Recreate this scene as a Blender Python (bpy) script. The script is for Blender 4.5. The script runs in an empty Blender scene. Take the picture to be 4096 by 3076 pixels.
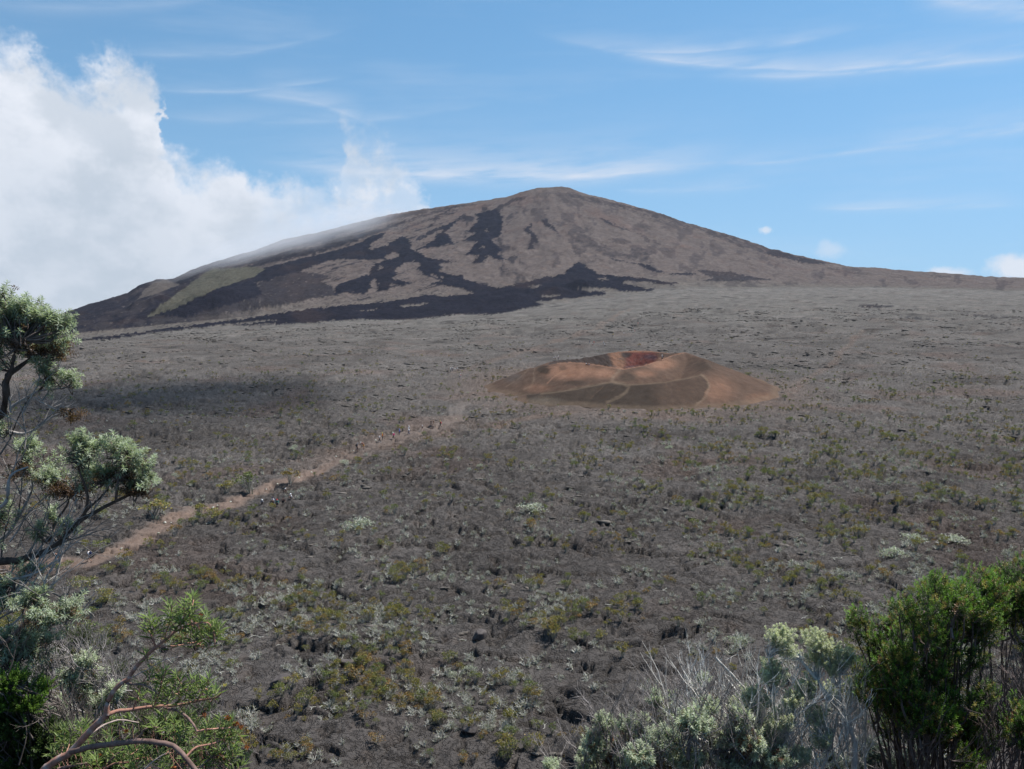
import bpy, bmesh, math, random
import numpy as np
from mathutils import Vector, Matrix
S = bpy.context.scene
C = S.collection
rng = np.random.default_rng(7)
random.seed(7)
R = math.radians

# ---------------------------------------------------------------- camera
H = 36.0                                   # eye height above the caldera floor
TP = 418.0/3313.0                          # tan(pitch)
PITCH = math.atan(TP)
cam_d = bpy.data.cameras.new('camera'); cam = bpy.data.objects.new('camera', cam_d); C.objects.link(cam)
cam.location = (0, 0, H); cam.rotation_euler = (math.pi/2-PITCH, 0, 0)
cam_d.sensor_width = 36.0; cam_d.lens = 36.0*3313.0/4096.0
cam_d.clip_start = 0.05; cam_d.clip_end = 20000
S.camera = cam

# ---------------------------------------------------------------- node helpers
class Nd:
    """tiny wrapper so that shader maths can be written as expressions"""
    def __init__(s, nt): s.t = nt; s.n = nt.nodes; s.l = nt.links
    def new(s, typ, **kw):
        n = s.n.new(typ)
        for k, v in kw.items(): setattr(n, k, v)
        return n
    def put(s, sock, v):
        if isinstance(v, (int, float)):
            try: sock.default_value = v
            except TypeError: sock.default_value = (v, v, v) if len(sock.default_value) == 3 else (v, v, v, 1)
        elif isinstance(v, (tuple, list)):
            if len(sock.default_value) == 4 and len(v) == 3: v = (*v, 1)
            sock.default_value = v
        else: s.l.new(v, sock)
    def m(s, op, a, b=0.0, c=None, clamp=False):
        n = s.new('ShaderNodeMath', operation=op, use_clamp=clamp)
        s.put(n.inputs[0], a); s.put(n.inputs[1], b)
        if c is not None: s.put(n.inputs[2], c)
        return n.outputs[0]
    def add(s, a, b): return s.m('ADD', a, b)
    def sub(s, a, b): return s.m('SUBTRACT', a, b)
    def mul(s, a, b): return s.m('MULTIPLY', a, b)
    def sm(s, x, lo, hi):                                   # smoothstep
        n = s.new('ShaderNodeMapRange', interpolation_type='SMOOTHSTEP')
        s.put(n.inputs[0], x); s.put(n.inputs[1], lo); s.put(n.inputs[2], hi)
        return n.outputs[0]
    def lin(s, x, a, b, c, d):
        n = s.new('ShaderNodeMapRange'); s.put(n.inputs[0], x)
        for i, v in enumerate((a, b, c, d)): s.put(n.inputs[i+1], v)
        return n.outputs[0]
    def mix(s, f, a, b, mode='MIX'):
        n = s.new('ShaderNodeMix', data_type='RGBA', blend_type=mode)
        s.put(n.inputs[0], f); s.put(n.inputs[6], a); s.put(n.inputs[7], b)
        return n.outputs[2]
    def noise(s, vec, scale, detail=4, rough=0.55, dist=0.0, dim='3D'):
        n = s.new('ShaderNodeTexNoise', noise_dimensions=dim)
        if vec is not None: s.l.new(vec, n.inputs['Vector'])
        s.put(n.inputs['Scale'], scale); s.put(n.inputs['Detail'], detail)
        s.put(n.inputs['Roughness'], rough); s.put(n.inputs['Distortion'], dist)
        return n.outputs[0]
    def xyz(s, x, y, z):
        n = s.new('ShaderNodeCombineXYZ')
        for i, v in enumerate((x, y, z)): s.put(n.inputs[i], v)
        return n.outputs[0]
    def sep(s, v):
        n = s.new('ShaderNodeSeparateXYZ'); s.l.new(v, n.inputs[0]); return n.outputs
    def vmap(s, v, scale=(1, 1, 1), rot=(0, 0, 0)):
        n = s.new('ShaderNodeMapping'); s.l.new(v, n.inputs[0]); n.inputs[3].default_value = scale; n.inputs[2].default_value = rot
        return n.outputs[0]
    def ramp(s, f, stops):
        n = s.new('ShaderNodeValToRGB'); s.put(n.inputs[0], f); e = n.color_ramp.elements
        for i, (p, c) in enumerate(stops):
            k = e[i] if i < 2 else e.new(p)
            k.position = p; k.color = (*c, 1)
        return n.outputs[0]

# photo pixel (4096 wide) <-> world
def ray(px, py):
    """direction with unit y; u = x/y, w = z/y"""
    a = (np.asarray(px, float)-2048)/3313; b = (1538-np.asarray(py, float))/3313
    cp, sp = math.cos(PITCH), math.sin(PITCH)
    dy = cp+b*sp; dz = -sp+b*cp
    return a/dy, dz/dy
def proj(X, Y, Z):
    cp, sp = math.cos(PITCH), math.sin(PITCH)
    dz = Z-H; dep = Y*cp-dz*sp; v = Y*sp+dz*cp
    return 2048+3313*X/dep, 1538-3313*v/dep
def P(px, py, Y):
    """point seen at photo pixel (px,py) of the 4096 frame, at forward distance Y"""
    u, w = ray(px, py); return Vector((u*Y, Y, H+w*Y))

# ---------------------------------------------------------------- sun and sky
SUN_EL, SUN_AZ = R(59), R(60)              # azimuth measured from +Y (view direction) towards +X (right)
S.view_settings.view_transform = 'Standard'; S.view_settings.look = 'None'
S.view_settings.exposure = 0.47; S.view_settings.gamma = 1.0; S.view_settings.use_curve_mapping = False
S.cycles.use_denoising = True
S.cycles.max_bounces = 5; S.cycles.diffuse_bounces = 2; S.cycles.glossy_bounces = 1
S.cycles.transmission_bounces = 2; S.cycles.volume_bounces = 2; S.cycles.transparent_max_bounces = 48
sd = bpy.data.lights.new('sun', 'SUN'); sd.energy = 5.0; sd.angle = R(0.53); sd.color = (1.0, 0.965, 0.91)
sun = bpy.data.objects.new('sun', sd); C.objects.link(sun)
tosun = Vector((math.sin(SUN_AZ)*math.cos(SUN_EL), math.cos(SUN_AZ)*math.cos(SUN_EL), math.sin(SUN_EL)))
sun.rotation_euler = tosun.to_track_quat('Z', 'Y').to_euler(); sun.location = tosun*800

world = bpy.data.worlds.new('World'); S.world = world; world.use_nodes = True
W = Nd(world.node_tree); W.n.clear()
def build_world():
    out = W.new('ShaderNodeOutputWorld'); bg = W.new('ShaderNodeBackground'); W.l.new(bg.outputs[0], out.inputs[0])
    sky = W.new('ShaderNodeTexSky', sky_type='NISHITA', sun_disc=False)
    sky.sun_elevation = SUN_EL; sky.sun_rotation = SUN_AZ; sky.altitude = 1500
    sky.air_density = 1.0; sky.dust_density = 0.7; sky.ozone_density = 2.5
    tc = W.new('ShaderNodeTexCoord'); d = tc.outputs['Generated']
    x, y, z = W.sep(d)
    az = W.m('DEGREE', 0) if False else W.mul(W.m('ARCTAN2', x, y), 57.29578)     # degrees, + to the right
    el = W.mul(W.m('ARCSINE', z), 57.29578)
    dn = W.xyz(az, el, 0.0)
    def ae(dx, dy):                                            # displayed-photo pixel (2212 wide) -> degrees
        u, w = ray(dx*1.85172, dy*1.85172)
        return math.degrees(math.atan(u)), math.degrees(math.atan(w/math.sqrt(1+u*u)))
    # --- cumulus bank on the left: top outline as a curve over azimuth, broken up by noise
    top = [(-400, -60), (-200, 40), (-80, 20), (0, 72), (45, 78), (90, 138), (150, 170), (200, 138), (250, 112), (300, 128), (340, 176), (362, 262), (378, 330),
           (420, 338), (470, 352), (520, 350), (560, 384), (610, 392), (650, 385), (690, 392), (716, 368), (738, 290), (756, 268),
           (790, 282), (820, 300), (850, 314), (880, 350), (905, 385), (928, 430), (945, 480), (990, 600), (1100, 700)]
    pts = [ae(a, b) for a, b in top]
    A0, A1, E0, E1 = -75.0, 10.0, -12.0, 26.0
    fc = W.new('ShaderNodeFloatCurve'); cv = fc.mapping.curves[0]
    norm = [((a-A0)/(A1-A0), (b-E0)/(E1-E0)) for a, b in pts]
    norm = [(0.0, 0.55), (0.12, 0.80)]+norm+[(1.0, 0.0)]
    while len(cv.points) < len(norm): cv.points.new(0.5, 0.5)
    for p, q in zip(cv.points, norm): p.location = q; p.handle_type = 'AUTO_CLAMPED'
    fc.mapping.update()
    def turb(scale, det, rough, seed, amp):
        n = W.noise(W.xyz(W.add(az, seed), W.add(el, seed*0.37), seed), scale, det, rough)
        return W.mul(W.sub(n, 0.5), amp)
    azw = W.add(az, W.add(turb(0.22, 5, 0.62, 3.1, 6.0), turb(0.9, 4, 0.6, 33.0, 1.2)))
    W.put(fc.inputs['Value'], W.lin(azw, A0, A1, 0, 1))
    t = W.add(W.mul(fc.outputs[0], E1-E0), E0)
    n1 = turb(0.30, 8, 0.60, 11.7, 6.5); n2 = turb(1.1, 7, 0.66, 27.3, 2.3)
    F = W.add(W.sub(t, el), W.add(n1, n2))                      # degrees below the outline
    soft = W.add(2.0, turb(0.35, 3, 0.5, 44.0, 3.2))
    bank = W.sm(F, -0.75, W.m('MAXIMUM', soft, 1.1))
    # the plume on the right of the bank is thinner
    thin = W.sm(az, -17.5, -13.0)
    holes = W.sm(W.noise(W.xyz(az, el, 5.0), 0.35, 6, 0.62), 0.40, 0.60)
    bank = W.mul(bank, W.sub(1.0, W.mul(thin, W.sub(0.48, W.mul(holes, 0.48)))))
    # blue windows inside the mass
    wn = W.sm(W.noise(W.xyz(W.add(az, 71.0), el, 9.0), 0.33, 6, 0.6), 0.66, 0.80)
    bank = W.mul(bank, W.sub(1.0, W.mul(wn, 0.6)))
    # --- small fair-weather clouds near the right horizon
    def puff(dx, dy, rx, ry, seed, k):
        a, e = ae(dx, dy)
        qx = W.mul(W.sub(az, a), 1/rx); qy = W.mul(W.sub(el, e), 1/ry)
        r = W.m('SQRT', W.add(W.mul(qx, qx), W.mul(qy, qy)))
        f = W.add(W.sub(1.0, r), turb(0.9/rx**0.5, 7, 0.62, seed, 1.5))
        return W.mul(W.sm(f, 0.0, 0.75), k)
    puffs = W.m('MAXIMUM', puff(1652, 497, .55, .32, 61, .75), puff(1795, 540, 1.3, .75, 65, .42))
    for a in ((2190, 580, 2.1, 1.0, 70, .95), (2045, 590, 1.5, .55, 75, .8), (2330, 560, 3.5, 1.6, 79, .9)):
        puffs = W.m('MAXIMUM', puffs, puff(*a))
    # --- cirrus streaks: (points of the centre line, thickness deg, strength, seed)
    def streak(p, wdt, k, seed, up=1.0):
        q = [ae(*a) for a in p]
        c2 = np.polyfit([a for a, _ in q], [b for _, b in q], 2 if len(q) > 2 else 1)
        if len(c2) == 2: c2 = (0.0, *c2)
        a0, a1 = q[0][0], q[-1][0]; w = a1-a0
        cl = W.add(W.mul(W.add(W.mul(az, float(c2[0])), float(c2[1])), az), float(c2[2]))
        dlt = W.sub(el, W.add(cl, turb(0.13, 3, 0.5, seed, 0.55)))
        upm = W.m('EXPONENT', W.mul(W.m('MAXIMUM', dlt, 0.0), -1.0/(wdt*2.6*up)))
        dnm = W.m('EXPONENT', W.mul(W.m('MINIMUM', dlt, 0.0), 1.0/(wdt*0.7)))
        win = W.mul(W.sm(az, a0-w*.25, a0+w*0.25), W.sm(az, a1+w*.35, a1-w*0.25))
        fib = W.noise(W.xyz(W.mul(az, 0.16), W.add(W.mul(el, 1.1), W.mul(az, -0.06)), seed), 1.0, 6, 0.6)
        return W.mul(W.mul(W.mul(upm, dnm), win), W.mul(W.sm(fib, 0.22, 0.66), min(1.0, k*1.45)))
    cir = None
    for a in (([(1290, 95), (1450, 145), (1650, 148), (1900, 128), (2120, 120)], .28, .42, 1.0),
              ([(1350, 110), (1480, 112), (1690, 92), (1760, 80)], .22, .34, 2.0),
              ([(1600, 165), (1800, 160), (2000, 143), (2240, 118)], .25, .36, 3.0),
              ([(1880, 325), (2050, 300), (2300, 258)], .30, .36, 4.0),
              ([(1560, 352), (1780, 338), (1960, 310)], .22, .26, 5.0),
              ([(700, 366), (900, 380), (1050, 386), (1250, 380), (1440, 364)], .45, .66, 6.0),
              ([(300, 118), (450, 116), (580, 108), (700, 78)], .20, .18, 7.0),
              ([(340, 196), (440, 198), (560, 194), (680, 180)], .13, .26, 8.0),
              ([(560, 206), (640, 216), (700, 230), (780, 262)], .35, .30, 9.0),
              ([(400, 255), (560, 262), (760, 265), (950, 240)], .25, .18, 10.0),
              ([(1350, 410), (1480, 412), (1620, 404)], .22, .22, 11.0),
              ([(1800, 452), (1960, 452), (2140, 446)], .18, .36, 12.0),
              ([(1990, -8), (2120, 18), (2300, 38)], .8, .36, 13.0),
              ([(-40, 8), (200, 16), (420, 2)], .5, .14, 14.0)):
        s_ = streak(*a); cir = s_ if cir is None else W.m('MAXIMUM', cir, s_)
    veil = W.mul(W.sm(W.noise(W.xyz(W.mul(az, .05), W.mul(el, .35), 3.0), 1.0, 5, .6), .48, .8), .16)
    thinc = W.m('MAXIMUM', cir, veil)
    thinc = W.mul(thinc, W.sm(el, -1.0, 2.0))
    # --- colours (radiance before the strength factor)
    k = W.noise(W.xyz(W.add(az, 4), W.mul(el, 1.3), 21.0), 0.17, 6, 0.58)
    edge = W.sm(F, 9.0, 1.0)
    bright = W.m('ADD', W.mul(W.sm(k, 0.40, 0.60), 0.70), W.mul(edge, 0.35), clamp=True)
    bright = W.mul(bright, W.lin(el, -2.0, 9.0, 0.45, 1.0))
    ccol = W.mix(bright, (5.5, 6.25, 7.2), (8.3, 8.7, 9.5))
    # the thin mountain air: low elevations look like the sky a little higher up, paling evenly to the horizon
    ez = W.mul(W.add(W.mul(W.m('MAXIMUM', el, 0.0), 0.78), 20.0), 1/57.29578); ar = W.mul(az, 1/57.29578); ce = W.m('COSINE', ez)
    W.l.new(W.xyz(W.mul(W.m('SINE', ar), ce), W.mul(W.m('COSINE', ar), ce), W.m('SINE', ez)), sky.inputs[0])
    base = W.mix(1.0, sky.outputs[0], SKY_TINT, 'MULTIPLY')
    pale = W.m('EXPONENT', W.mul(W.m('MAXIMUM', el, 0.0), -1/9.5))
    base = W.mix(W.mul(pale, .92), base, (4.05, 6.5, 8.75))
    col = W.mix(thinc, base, (7.0, 7.7, 8.9))
    col = W.mix(puffs, col, (7.6, 8.1, 9.0))
    col = W.mix(bank, col, ccol)
    W.l.new(col, bg.inputs[0]); bg.inputs[1].default_value = 0.072
SKY_TINT = (1.16, 1.78, 1.80)
build_world()
# ---------------------------------------------------------------- numpy noise
def _h(ix, iy, s):
    n = (ix.astype(np.uint32)*np.uint32(374761393) + iy.astype(np.uint32)*np.uint32(668265263) + np.uint32((s*974711+12345) & 0xffffffff))
    n = (n ^ (n >> np.uint32(13)))*np.uint32(1274126177)
    n = (n ^ (n >> np.uint32(16)))*np.uint32(2246822519)
    return ((n ^ (n >> np.uint32(15))) & np.uint32(0xffffff)).astype(np.float32)/np.float32(16777216.0)
def vnoise(x, y, s):
    """gradient noise, about -1..1"""
    fx = np.floor(x); fy = np.floor(y); ix = fx.astype(np.int64); iy = fy.astype(np.int64)
    tx = (x-fx).astype(np.float32); ty = (y-fy).astype(np.float32)
    def g(a, b):
        an = _h(ix+a, iy+b, s)*np.float32(6.2831853)
        return np.cos(an)*(tx-a)+np.sin(an)*(ty-b)
    wx = tx*tx*tx*(tx*(tx*6-15)+10); wy = ty*ty*ty*(ty*(ty*6-15)+10)
    a = g(0, 0); b = g(1, 0); c = g(0, 1); d = g(1, 1)
    return 1.5*(a+(b-a)*wx+(c-a)*wy+(a-b-c+d)*wx*wy)
def fbm(x, y, s, o=4, rough=0.5):
    r = 0; a = 1.0; t = 0
    for i in range(o):
        r = r+a*vnoise(x*2**i+i*17.3, y*2**i-i*9.1, s+i); t += a; a *= rough
    return r/t
def voro(x, y, s):
    """distance to the cell border, id hash, offset to the cell centre"""
    fx = np.floor(x).astype(np.int64); fy = np.floor(y).astype(np.int64)
    f1 = np.full(x.shape, 9.0, np.float32); f2 = f1.copy()
    cid = np.zeros(x.shape, np.float32); cx = cid.copy(); cy = cid.copy()
    for a in (-1, 0, 1):
        for b in (-1, 0, 1):
            px = fx+a+_h(fx+a, fy+b, s); py = fy+b+_h(fx+a, fy+b, s+1)
            d = np.sqrt((px-x)**2+(py-y)**2).astype(np.float32); nr = d < f1
            f2 = np.where(nr, f1, np.minimum(f2, d)); f1 = np.where(nr, d, f1)
            cid = np.where(nr, _h(fx+a, fy+b, s+2), cid); cx = np.where(nr, px-x, cx); cy = np.where(nr, py-y, cy)
    return f2-f1, cid, cx, cy
def sstep(x, a, b):
    t = np.clip((x-a)/(b-a), 0, 1); return t*t*(3-2*t)
def inpoly(x, y, pts):
    r = np.zeros(x.shape, bool); n = len(pts)
    for i in range(n):
        x0, y0 = pts[i]; x1, y1 = pts[(i+1) % n]
        if y0 == y1: continue
        r ^= ((y0 > y) != (y1 > y)) & (x < (x1-x0)*(y-y0)/(y1-y0)+x0)
    return r
def dline(x, y, pts):
    """distance to a polyline, and position along it 0..1"""
    best = np.full(x.shape, 1e9); pos = np.zeros(x.shape); n = len(pts)-1
    for i in range(n):
        (x0, y0), (x1, y1) = pts[i][:2], pts[i+1][:2]
        L = (x1-x0)**2+(y1-y0)**2+1e-9
        t = np.clip(((x-x0)*(x1-x0)+(y-y0)*(y1-y0))/L, 0, 1)
        d = np.hypot(x-(x0+t*(x1-x0)), y-(y0+t*(y1-y0)))
        nr = d < best; best = np.where(nr, d, best); pos = np.where(nr, (i+t)/n, pos)
    return best, pos
D2 = 1.85172                               # displayed (2212 wide) -> source (4096 wide) pixels
def Z2(p): return [(553+.25*a, 270+.25*b) for a, b in p]
def Z3(p): return [(1106+.25*a, 270+.25*b) for a, b in p]
def Z5(p): return [(.25*a, 540+.25*b) for a, b in p]
def Z4(p): return [(1659+.25*a, 378+.25*b) for a, b in p]

# ---------------------------------------------------------------- big shapes of the land
SKYLINE = [(-500, 790), (-200, 745), (0, 705), (112, 683), (140, 676), (202, 656), (275, 634), (300, 617), (337, 605), (360, 604), (375, 602), (430, 577), (470, 564), (553, 539.5),
           (615, 516), (635, 512), (678, 504), (728, 491), (778, 479), (828, 466), (928, 449), (1028, 436), (1078, 428), (1106, 422), (1128, 414),
           (1163, 406), (1183, 404), (1213, 403), (1231, 406), (1256, 415), (1306, 428), (1331, 435), (1356, 441), (1416, 457), (1481, 481), (1563, 504),
           (1643, 529), (1659, 536), (1734, 554), (1806, 569), (1844, 576.5), (1884, 578), (1984, 586), (2084, 593), (2159, 599), (2212, 600), (2400, 604), (2900, 606)]
_a = np.array(SKYLINE); SK_U, SK_W = ray(_a[:, 0]*D2, _a[:, 1]*D2)
# foot of the volcano: (display x, display y, distance)
FOOT = [(-500, 800, 760), (-100, 757, 840), (130, 738, 900), (350, 719, 1000), (600, 704, 1100), (880, 690, 1250), (1150, 668, 1400), (1300, 647, 1550), (1460, 626, 1700), (1700, 624, 1850), (1850, 622, 1900), (2212, 630, 1800), (2900, 640, 1700)]
_f = np.array(FOOT); FT_U, FT_W = ray(_f[:, 0]*D2, _f[:, 1]*D2); FT_Y = _f[:, 2]; FT_Z = H+FT_W*FT_Y
RG_U = np.array([-1.1, -.62, -.5, -.3, -.1, .06, .25, .45, .62, 1.1]); RG_Y = np.array([1700, 1800, 2100, 2450, 2650, 2700, 2680, 2550, 2450, 2300.])
def smooth_interp(u, U, V):
    e = 0.012
    return (np.interp(u-e, U, V)+2*np.interp(u, U, V)+np.interp(u+e, U, V))/4
def foot_y(u): return smooth_interp(u, FT_U, FT_Y)
def foot_z(u): return smooth_interp(u, FT_U, FT_Z)
def ridge_y(u): return smooth_interp(u, RG_U, RG_Y)
def base_plain(X, Y):
    u = X/np.maximum(Y, 1.0); fy = foot_y(u); fz = foot_z(u)
    t = np.clip((Y-330)/(fy-330), 0, None)
    z = fz*(t**1.35)
    return z
def terrain(X, Y, fine=True):
    """height of the lava plain and the volcano, without the cinder cone"""
    X = np.asarray(X, float); Y = np.asarray(Y, float)
    u = X/np.maximum(Y, 1.0); fy = foot_y(u); fz = foot_z(u); ry = ridge_y(u)
    zr = H+np.interp(u, SK_U, SK_W)*ry
    t = (Y-fy)/(ry-fy)
    z = base_plain(X, Y)
    tc = np.clip(t, 0, 1)
    pr = 0.42*tc+0.58*tc**1.7
    zm = fz+(zr-fz)*pr
    zm = zm-np.where(t > 1, (t-1)*320, 0)
    z = np.where(t > 0, zm, z)
    mt = sstep(t, 0.0, 0.25)
    far = sstep(Y, 260, 700)
    # swells and tumuli of the old pahoehoe
    rsp = Y*Y/36000.0                                        # spacing of the rows: smaller shapes fade out with distance
    A = fbm(X/46, Y/60, 3, 3)*(1.1+1.6*far)+fbm(X/34, Y/20, 5, 2, .5)*.8*far
    tum = np.abs(fbm(X/15+5, Y/17, 11, 3)); tum = (0.55-tum)*2.1
    msk = sstep(fbm(X/60, Y/60, 17, 2), -0.25, 0.35)
    tum = tum*(1-sstep(rsp, 1.5, 5))+(0.55-np.abs(fbm(X/48+2, Y/44, 12, 2)))*2.6*sstep(rsp, 1.5, 5)
    A = A+tum*msk*(0.75+0.5*far)
    quiet = 1-0.86*np.exp(-(((X-42)/70)**2+((Y-278)/74)**2)**3)    # flat under the cone
    A = A*quiet*sstep(Y, 40, 75)*(1-mt*0.4)
    if fine:
        wf = 2.6*(1-sstep(rsp, .5, 2.0)); wx = X+wf*fbm(X/6, Y/6, 31, 4, .6)+4*fbm(X/40, Y/40, 33, 2); wy = Y+wf*fbm(X/6+9, Y/6, 37, 4, .6)+4*fbm(X/40+5, Y/40, 39, 2)
        e, cid, cx, cy = voro(wx/7.5, wy/8.5, 41)
        r2 = np.mod(cid*91.7, 1.0); r3 = np.mod(cid*37.1, 1.0)
        bulge = sstep(e, 0.0, 0.35)
        plate = (cid-.5)*0.46*bulge+(cx*(r2-.5)+cy*(r3-.40))*0.8*bulge
        opn = sstep(fbm(X/13, Y/13, 47, 2), 0.10, 0.45)
        crack = -np.exp(-(e/0.035)**2)*opn*0.75
        # long wandering fissures and slab edges, deep enough to hold shade
        def fiss(sc, sx, sd, gate, width, depth, step):
            q = fbm(wx/(sc*1.7)+sx, wy/(sc*.85), sd, 4, .5); g = sstep(fbm(X/(sc*1.1)+sx*2, Y/(sc*.9), sd+1, 2), gate, gate+.22)
            w = width*1.3/(sc*.85)
            return (-np.exp(-(q/w)**2)*depth+np.where(q > 0, step, -step)*np.exp(-np.abs(q)/.10))*g*(1-sstep(rsp, sc*.13, sc*.32))
        wd = np.maximum(.13, .0018*np.minimum(Y, 420))
        fis = fiss(21, 3.3, 43, -.18, wd*1.2, .8+wd*1.6, .42)+fiss(9, -4., 45, -.16, wd, .5+wd*1.5, .30)+fiss(4.6, 8., 49, -.08, wd*.75, .3+wd, .18)+fiss(13, 15., 51, -.05, wd*.8, .5+wd, .25)+far*(fiss(55, 21., 63, -.05, wd*2.4, 2.6, .9)+fiss(110, 31., 65, -.1, wd*3.5, 3.2, 1.2))
        plate = plate*(1-sstep(rsp, 1.5, 4))
        e2, c2, _, _ = voro(wx/2.1+3, wy/2.6, 53)
        sm = sstep(fbm(X/9+20, Y/9, 57, 3), -.1, .45)
        small = ((c2-.5)*0.15*sstep(e2, 0, .25)-np.exp(-(e2/0.06)**2)*0.14)*sm
        grit = fbm(X/1.3, Y/1.3, 59, 3, .6)*0.08+np.abs(fbm(X/5, Y/4, 58, 4, .5))*.22
        nf = 1-.8*sstep(Y, 130, 360); small = small*nf; grit = grit*nf; crack = crack*nf+fis
        k = quiet*sstep(Y, 46, 62)*(1+0.9*sstep(Y, 300, 900))
        A = A+(plate*(1-.6*mt)+crack*(1-mt)+small*(1-mt)+grit*(1+2.5*mt))*k
        # rough volcano flank: ribs running down the slope, broken clinker
        rib = fbm(u*34, t*6, 61, 3, .5)*5*sstep(t, .03, .4)*(1-sstep(t, .86, 1.0)*.75)
        A = A+np.where(t > 0, rib+fbm(X/24, Y/40, 67, 4, .6)*3.2*sstep(t, 0.02, .2), 0)
    return z+A
# secondary cones standing on the flank
BUMPS = [(1256, 612, 0.20, 46, 46, 1.0), (1195, 622, .17, 20, 60, 1.0), (475, 640, .45, 0, 0, 0)]

# ---------------------------------------------------------------- cinder cone (two craters sharing one flank)
def zc(a, b, Y):                            # crop pixel of the cone -> world
    p = P(1900+a*.5877, 1300+b*.5877, Y); return (p.x, p.y, p.z)
RIM1 = [zc(560, 262, 279), zc(650, 255, 272), zc(760, 262, 267), zc(850, 276, 264), zc(1010, 302, 262), zc(1150, 276, 268), zc(1270, 238, 280), zc(1350, 205, 288), zc(1430, 186, 297),
        zc(1400, 189, 308), zc(1320, 194, 318), zc(1200, 178, 328), zc(1090, 174, 331), zc(1000, 181, 329), zc(900, 194, 324), zc(800, 215, 318), zc(700, 236, 310), zc(600, 239, 301), zc(520, 250, 294), zc(490, 272, 286), zc(560, 262, 279)]
RIM2 = [zc(900, 394, 251), zc(980, 398, 246), zc(1060, 409, 243), zc(1180, 400, 243), zc(1300, 389, 245), zc(1450, 363, 249), zc(1540, 340, 254), zc(1605, 292, 264), zc(1560, 232, 280), zc(1430, 188, 296)]
RIDGE3 = [zc(980, 398, 246), zc(900, 396, 250), zc(750, 425, 247), zc(600, 450, 245), zc(450, 466, 246), zc(350, 474, 249)]
RIDGE4 = [zc(650, 258, 272), zc(560, 285, 270), zc(430, 288, 276), zc(380, 292, 280)]
def cone_h(X, Y):
    base = base_plain(X, Y)
    def fan(line, slope, inner=None):
        best = np.full(X.shape, -50.0)
        for i in range(len(line)-1):
            (x0, y0, z0), (x1, y1, z1) = line[i], line[i+1]
            L = (x1-x0)**2+(y1-y0)**2+1e-9
            t = np.clip(((X-x0)*(x1-x0)+(Y-y0)*(y1-y0))/L, 0, 1)
            d = np.hypot(X-(x0+t*(x1-x0)), Y-(y0+t*(y1-y0)))
            s = slope if inner is None else np.where(inner, .62, slope)
            best = np.maximum(best, z0+t*(z1-z0)-s*(np.sqrt(d*d+.2)-.44))
        return best
    in1 = inpoly(X, Y, [p[:2] for p in RIM1[:-1]])
    left = sstep(X, 30, 0); back = sstep(Y, 300, 330)
    sl = 0.37+0.03*left+0.08*back
    h1 = fan(RIM1, sl, in1)
    h2 = fan(RIM2, 0.39)
    h3 = fan(RIDGE3, 0.38)
    h4 = fan(RIDGE4, 0.42)
    k = 0.25
    def smax(a, b, k): 
        h = np.clip(0.5+0.5*(a-b)/k, 0, 1); return b+(a-b)*h+k*h*(1-h)
    hh = smax(smax(h2, h3, k), h4, k)
    hh = np.where(in1, h1, smax(h1, hh, k))
    hh = np.maximum(hh, np.where(in1, base+0.6, -50))
    rough = fbm(X/5, Y/5, 71, 4, .55)*0.16
    rough = rough+np.where(in1, np.abs(fbm(X/3.2, Y/3.2, 75, 4, .6))*1.5*sstep(h1, 9, 5), 0)
    hh = hh+rough
    out = smax(hh, base-0.3, .9)
    return out, in1
def ground_z(X, Y):
    X = np.atleast_1d(np.asarray(X, float)); Y = np.atleast_1d(np.asarray(Y, float))
    z = terrain(X, Y)
    c, _ = cone_h(X, Y)
    near = (np.abs(X-42) < 85) & (np.abs(Y-285) < 85)
    return np.where(near, np.maximum(z, c), z)
def hit(px, py, y0=45, y1=2600):
    """where the line of sight through a photo pixel meets the ground"""
    u, w = ray(px, py)
    Y = np.exp(np.linspace(math.log(y0), math.log(y1), 2200)); z = ground_z(u*Y, Y); l = H+w*Y
    i = int(np.argmax(z >= l)); i = max(i, 1)
    a = (l[i-1]-z[i-1]); b = (z[i]-l[i]); f = a/(a+b) if a+b > 0 else 0
    Yh = Y[i-1]+(Y[i]-Y[i-1])*min(max(f, 0), 1)
    return Vector((u*Yh, Yh, float(ground_z([u*Yh], [Yh])[0])))
# ---------------------------------------------------------------- object helpers
def tag(o, label=None, cat=None, group=None, kind=None):
    if label: o['label'] = label
    if cat: o['category'] = cat
    if group: o['group'] = group
    if kind: o['kind'] = kind
    return o
def np_mesh(name, V, F, mat=None, smooth=True, col=None):
    """mesh from numpy arrays; F is (n,3) or (n,4)"""
    V = np.ascontiguousarray(V, np.float32); F = np.ascontiguousarray(F, np.int32)
    me = bpy.data.meshes.new(name); k = F.shape[1]
    me.vertices.add(len(V)); me.vertices.foreach_set('co', V.ravel())
    me.loops.add(F.size); me.loops.foreach_set('vertex_index', F.ravel())
    me.polygons.add(len(F)); me.polygons.foreach_set('loop_start', np.arange(0, F.size, k, dtype=np.int32))
    if smooth: me.polygons.foreach_set('use_smooth', np.ones(len(F), bool))
    if col is not None:
        at = me.color_attributes.new('tint', 'FLOAT_COLOR', 'POINT')
        c = np.ones((len(V), 4), np.float32); c[:, :3] = col
        at.data.foreach_set('color', c.ravel())
    me.update(calc_edges=True); me.validate()
    if mat: me.materials.append(mat)
    return me
def link(name, me, parent=None, loc=None, rot=None, scale=None):
    o = bpy.data.objects.new(name, me); C.objects.link(o)
    if parent: o.parent = parent
    if loc is not None: o.location = loc
    if rot is not None: o.rotation_euler = rot
    if scale is not None: o.scale = scale if hasattr(scale, '__len__') else (scale,)*3
    return o
def empty(name, loc=(0, 0, 0)):
    o = bpy.data.objects.new(name, None); C.objects.link(o); o.location = loc; o.empty_display_size = .2; return o

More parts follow.
